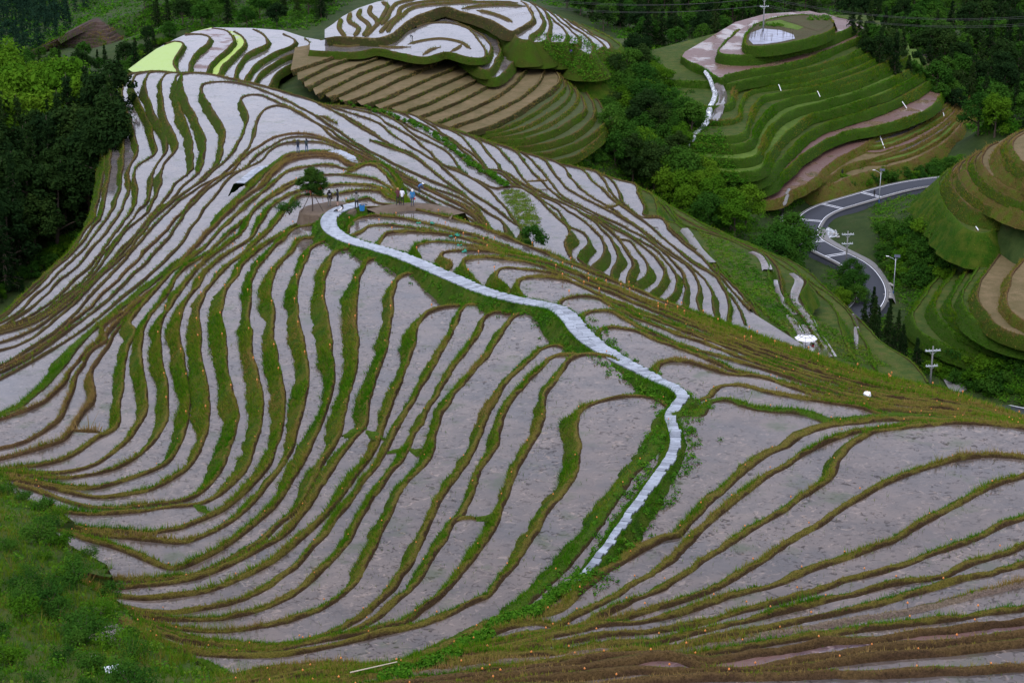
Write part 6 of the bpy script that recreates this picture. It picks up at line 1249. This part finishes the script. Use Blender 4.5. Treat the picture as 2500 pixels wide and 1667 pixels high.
# white sack on the shoulder
q = sight2(2118, 966); bm = bmesh.new(); bmesh.ops.create_icosphere(bm, subdivisions=3, radius=.24)
for v in bm.verts: v.co *= 1 + .35 * noise.noise(v.co * 6); v.co.z *= .75
me = bpy.data.meshes.new('sack'); bm.to_mesh(me); bm.free(); me.materials.append(M['white']); me.polygons.foreach_set('use_smooth', [True] * len(me.polygons)); o = link(bpy.data.objects.new('sack', me)); o.location = (q.x, q.y, q.z + .1); tag(o, 'crumpled white sack lying on the grassy shoulder of the near spur', 'sack')
# pale bamboo pole by the near pond, metal sheets in the weeds
a, b_ = sight2(855, 1650), sight2(970, 1630)
mb = MB(); mb.tube([a + Vector((0, 0, .15)), b_ + Vector((0, 0, .25))], [.025, .018], 7); tag(mb.build('bamboo_pole', plain('bamboo', (.45, .38, .28), .6)), 'long pale bamboo pole lying across the weeds beside the lowest pond', 'pole')
for px, py, s_ in ((276, 1652, .55), (308, 1664, .45), (232, 1622, .22)):
    q = sight2(px, py)
    if q is None: continue
    mb = MB(); mb.box((0, 0, 0), (s_, s_ * .7, .03), .4, rx=.25); o = mb.build('metal_sheet', M['galv']); o.location = q + Vector((0, 0, .35)); tag(o, 'grey metal sheet lying in the weeds of the near bank', 'sheet', 'metal sheets in the weeds')
# tarpaulin heap in the yard
q = place(2452, 966, -111.3); bm = bmesh.new(); bmesh.ops.create_grid(bm, x_segments=22, y_segments=14, size=1.0)
for v in bm.verts:
    r_ = max(abs(v.co.x), abs(v.co.y)); v.co.z = 1.1 * max(0, 1 - r_ ** 3) + .22 * noise.noise(v.co * 3.1); v.co.x *= 2.2; v.co.y *= 1.1
me = bpy.data.meshes.new('tarpaulin_heap'); bm.to_mesh(me); bm.free(); me.materials.append(plain('tarpaulin', (.03, .04, .065), .4)); o = link(bpy.data.objects.new('tarpaulin_heap', me)); o.location = (q[0], q[1], CAMZ - 111.3); tag(o, 'dark blue tarpaulin thrown over a heap in the paved yard', 'tarpaulin')
# ---------------------------------------------------------------- orange stake lamps along the near bunds
M['orange'] = plain('orange_shade', (.55, .18, .03), .5, .2)
b = MB(); b.tube([(0, 0, -.12), (0, 0, .30)], .012, 6); st_me = b.mesh('stake', M['black'])
b = MB(); b.lathe([(.02, .29), (.055, .31), (.068, .35), (.062, .385), (.035, .42), (.012, .46)], 10); gl_me = b.mesh('lamp_shade', M['orange'], True)
spots = []
for z, (xy, nr, dist) in EDGES.items():
    if dist > 150: continue
    L = np.r_[0, np.cumsum(np.hypot(*np.diff(xy, axis=0).T))]; s0 = random.uniform(0, 2.5)
    while s0 < L[-1]:
        i = int(np.searchsorted(L, s0)); i = min(i, len(xy) - 1); p_ = xy[i] + nr[i] * random.uniform(.10, .26); spots.append((math.hypot(*p_), p_[0], p_[1], CAMZ + z + .12)); s0 += random.uniform(2.4, 6.5) * (1.0 if z > -41 else 1.7)
spots = [s_ for s_ in spots if abs(s_[1] / s_[2]) < .30 and s_[0] > 47]
spots.sort()
for d__, x, y, z in spots[:290]:
    o = empty('stake_lamp', (x, y, z), random.uniform(0, 6.28), random.uniform(.44, .58)); o.rotation_euler = (random.uniform(-.12, .12), random.uniform(-.12, .12), 0)
    link(bpy.data.objects.new('stake', st_me), o); link(bpy.data.objects.new('lamp_shade', gl_me), o)
    tag(o, 'small orange lamp on a thin stake in a paddy bund', 'stake lamp', 'orange stake lamps along the bunds')
if len(spots) > 290:
    mb = MB()
    for d__, x, y, z in spots[290:]: mb.lathe([(.02, .29), (.068, .35), (.035, .42), (.012, .46)], 6, (x, y, z)); mb.tube([(x, y, z - .1), (x, y, z + .3)], .012, 4)
    stuff(mb.build('stake_lamps', M['orange']))
# ---------------------------------------------------------------- bean rows on the far shoulder, straw on the bare plot, sprigs in the paddies
def strip_plants(name, pts, w, n, size, mat, tint, seed, lift=.25, rad_=(.25, .55)):
    r = random.Random(seed); W = []
    for (a, b_) in zip(pts[:-1], pts[1:]):
        for k in range(14):
            f = (k + r.random()) / 14; W.append(((a[0] + (b_[0] - a[0]) * f) + r.uniform(-w, w), (a[1] + (b_[1] - a[1]) * f) + r.uniform(-w, w) * .6))
    cc = [sight2(*q) for q in W]; cc = [(c.x, c.y, c.z + lift) for c in cc if c is not None]
    v, tn = leaves(cc, [r.uniform(*rad_) for _ in cc], n, size, 1, .1, .8, seed, [min(1, max(0, tint + r.uniform(-.15, .15))) for _ in cc], .6)
    return stuff(mesh_obj(name, v, quads(n), mat, attr={'tint': tn}))
strip_plants('bean_plants', O(-200,-10,0,42,120,75,250,125,350,170,450,225,530,285,600,350,680,405,760,455,830,500,885,535), 7, 9000, .2, M['leaf_weed'], .12, 61)
v_ = [(random.uniform(840, 1080), random.uniform(555, 800)) for _ in range(500)]
v_ = [q for q in v_ if in_px([(835,570),(960,550),(1020,600),(1060,690),(1110,800),(1000,810),(960,800),(920,690)], *q)]
cc = [sight2(*O(*q)[0]) for q in v_]; cc = [(c.x, c.y, c.z + .05) for c in cc if c is not None]
v, tn = leaves(cc, [.55] * len(cc), 9000, .24, .35, .0, 1.0, 62, rng.uniform(.78, 1, len(cc)), .18); stuff(mesh_obj('dry_straw', v, quads(9000), M['leaf_weed'], attr={'tint': tn}))
# rice sprigs and weeds standing in the shallows
sp = []
for z, (xy, nr, dist) in EDGES.items():
    if dist > 150: continue
    m = int(len(xy) * (1.1 if dist < 110 else 1.3)); ii = rng.integers(0, len(xy), m)
    off = -np.abs(rng.normal(0, .35, m)) - .12; far_ = rng.random(m) < .25; off[far_] = -rng.uniform(.2, 2.2, far_.sum())
    b2 = xy[ii] + nr[ii] * off[:, None] + rng.normal(0, .1, (m, 2)); sp.append(np.c_[b2, np.full(m, CAMZ + z - .02), .11 * np.exp(rng.normal(0, .5, m)), np.full(m, .018), rng.uniform(.0, .55, m), np.zeros((m, 2))])
GRASS['sprig'] = sp; build_grass('sprig', 'rice_sprigs', M['grass'], 3)
# weeds crowding the paved path
wi = rng.integers(0, len(path_xy), 900); pr = rim(path_xy, 1); hw = np.interp(wi / len(path_xy), [0, .62, .72, 1], [.83, .8, .55, .3]); sd = rng.choice([-1, 1], 900)
wc = path_xy[wi] + pr[wi] * (sd * (hw + .12 + np.abs(rng.normal(0, .45, 900))))[:, None]; wt = np.clip(.2 + .35 * np.array([noise.noise(Vector((a_ * .3, b_ * .3, 2))) for a_, b_ in wc]) + rng.normal(0, .1, 900), 0, .6)
wc = [(a_, b_, top_z(a_, b_) + .06) for a_, b_ in wc]
v, tn = leaves(wc, rng.uniform(.12, .32, 900), 26000, .12, .8, .1, .8, 88, wt, .8); stuff(mesh_obj('undergrowth', v, quads(26000), M['leaf_weed'], attr={'tint': tn}))
ec = [place(*H(random.uniform(1050, 1750), 0)[0], -37.3) for _ in range(1)]
wl_ = H(1750,830,1650,900,1560,960,1480,1010,1400,1080,1320,1110,1230,1130,1120,1190,1000,1260,880,1330,760,1400,640,1450,500,1490,380,1530)
strip_plants('undergrowth', wl_, 14, 12000, .11, M['leaf_weed'], .22, 89, .08, (.12, .34))
def scrub2(poly, n, size, tint0, tvar, seed, rad_=(.4, 1.0), per=12, up=.2):
    r = random.Random(seed); Pq = np.array(poly); cc = []; tries = 0
    while len(cc) < n and tries < n * 12:
        tries += 1; x, y = r.uniform(Pq[:, 0].min(), Pq[:, 0].max()), r.uniform(Pq[:, 1].min(), Pq[:, 1].max())
        if in_px(poly, x, y):
            g_ = sight2(x, y)
            if g_ is not None: cc.append((g_.x, g_.y, g_.z + up))
    tt = np.clip([tint0 + tvar * noise.noise(Vector((c[0] * .12, c[1] * .12, seed))) + r.uniform(-.12, .12) for c in cc], 0, 1)
    v, tn = leaves(cc, [r.uniform(*rad_) for _ in cc], len(cc) * per, size, 1.0, .1, .8, seed, tt, .55)
    stuff(mesh_obj('undergrowth', v, quads(len(cc) * per), M['leaf_weed'], attr={'tint': tn}))
scrub2([(1560,180),(1640,200),(1700,250),(1760,300),(1800,420),(1860,500),(1760,520),(1640,420),(1570,300)], 1500, .34, .15, .4, 71)
scrub2([(1700,560),(1800,600),(1900,700),(2000,780),(2100,840),(2180,900),(2060,880),(1900,800),(1780,680)], 1700, .22, .45, .9, 72, (.22, .5), up=.05)
scrub2([(1300,80),(1420,90),(1500,130),(1560,180),(1520,230),(1440,200),(1360,160)], 700, .3, .3, .5, 73)
build_grass('near', 'grass', M['grass'], 3)
build_grass('mid', 'grass', M['grass'], 3)
build_grass('hill', 'grass', M['grass'], 3)
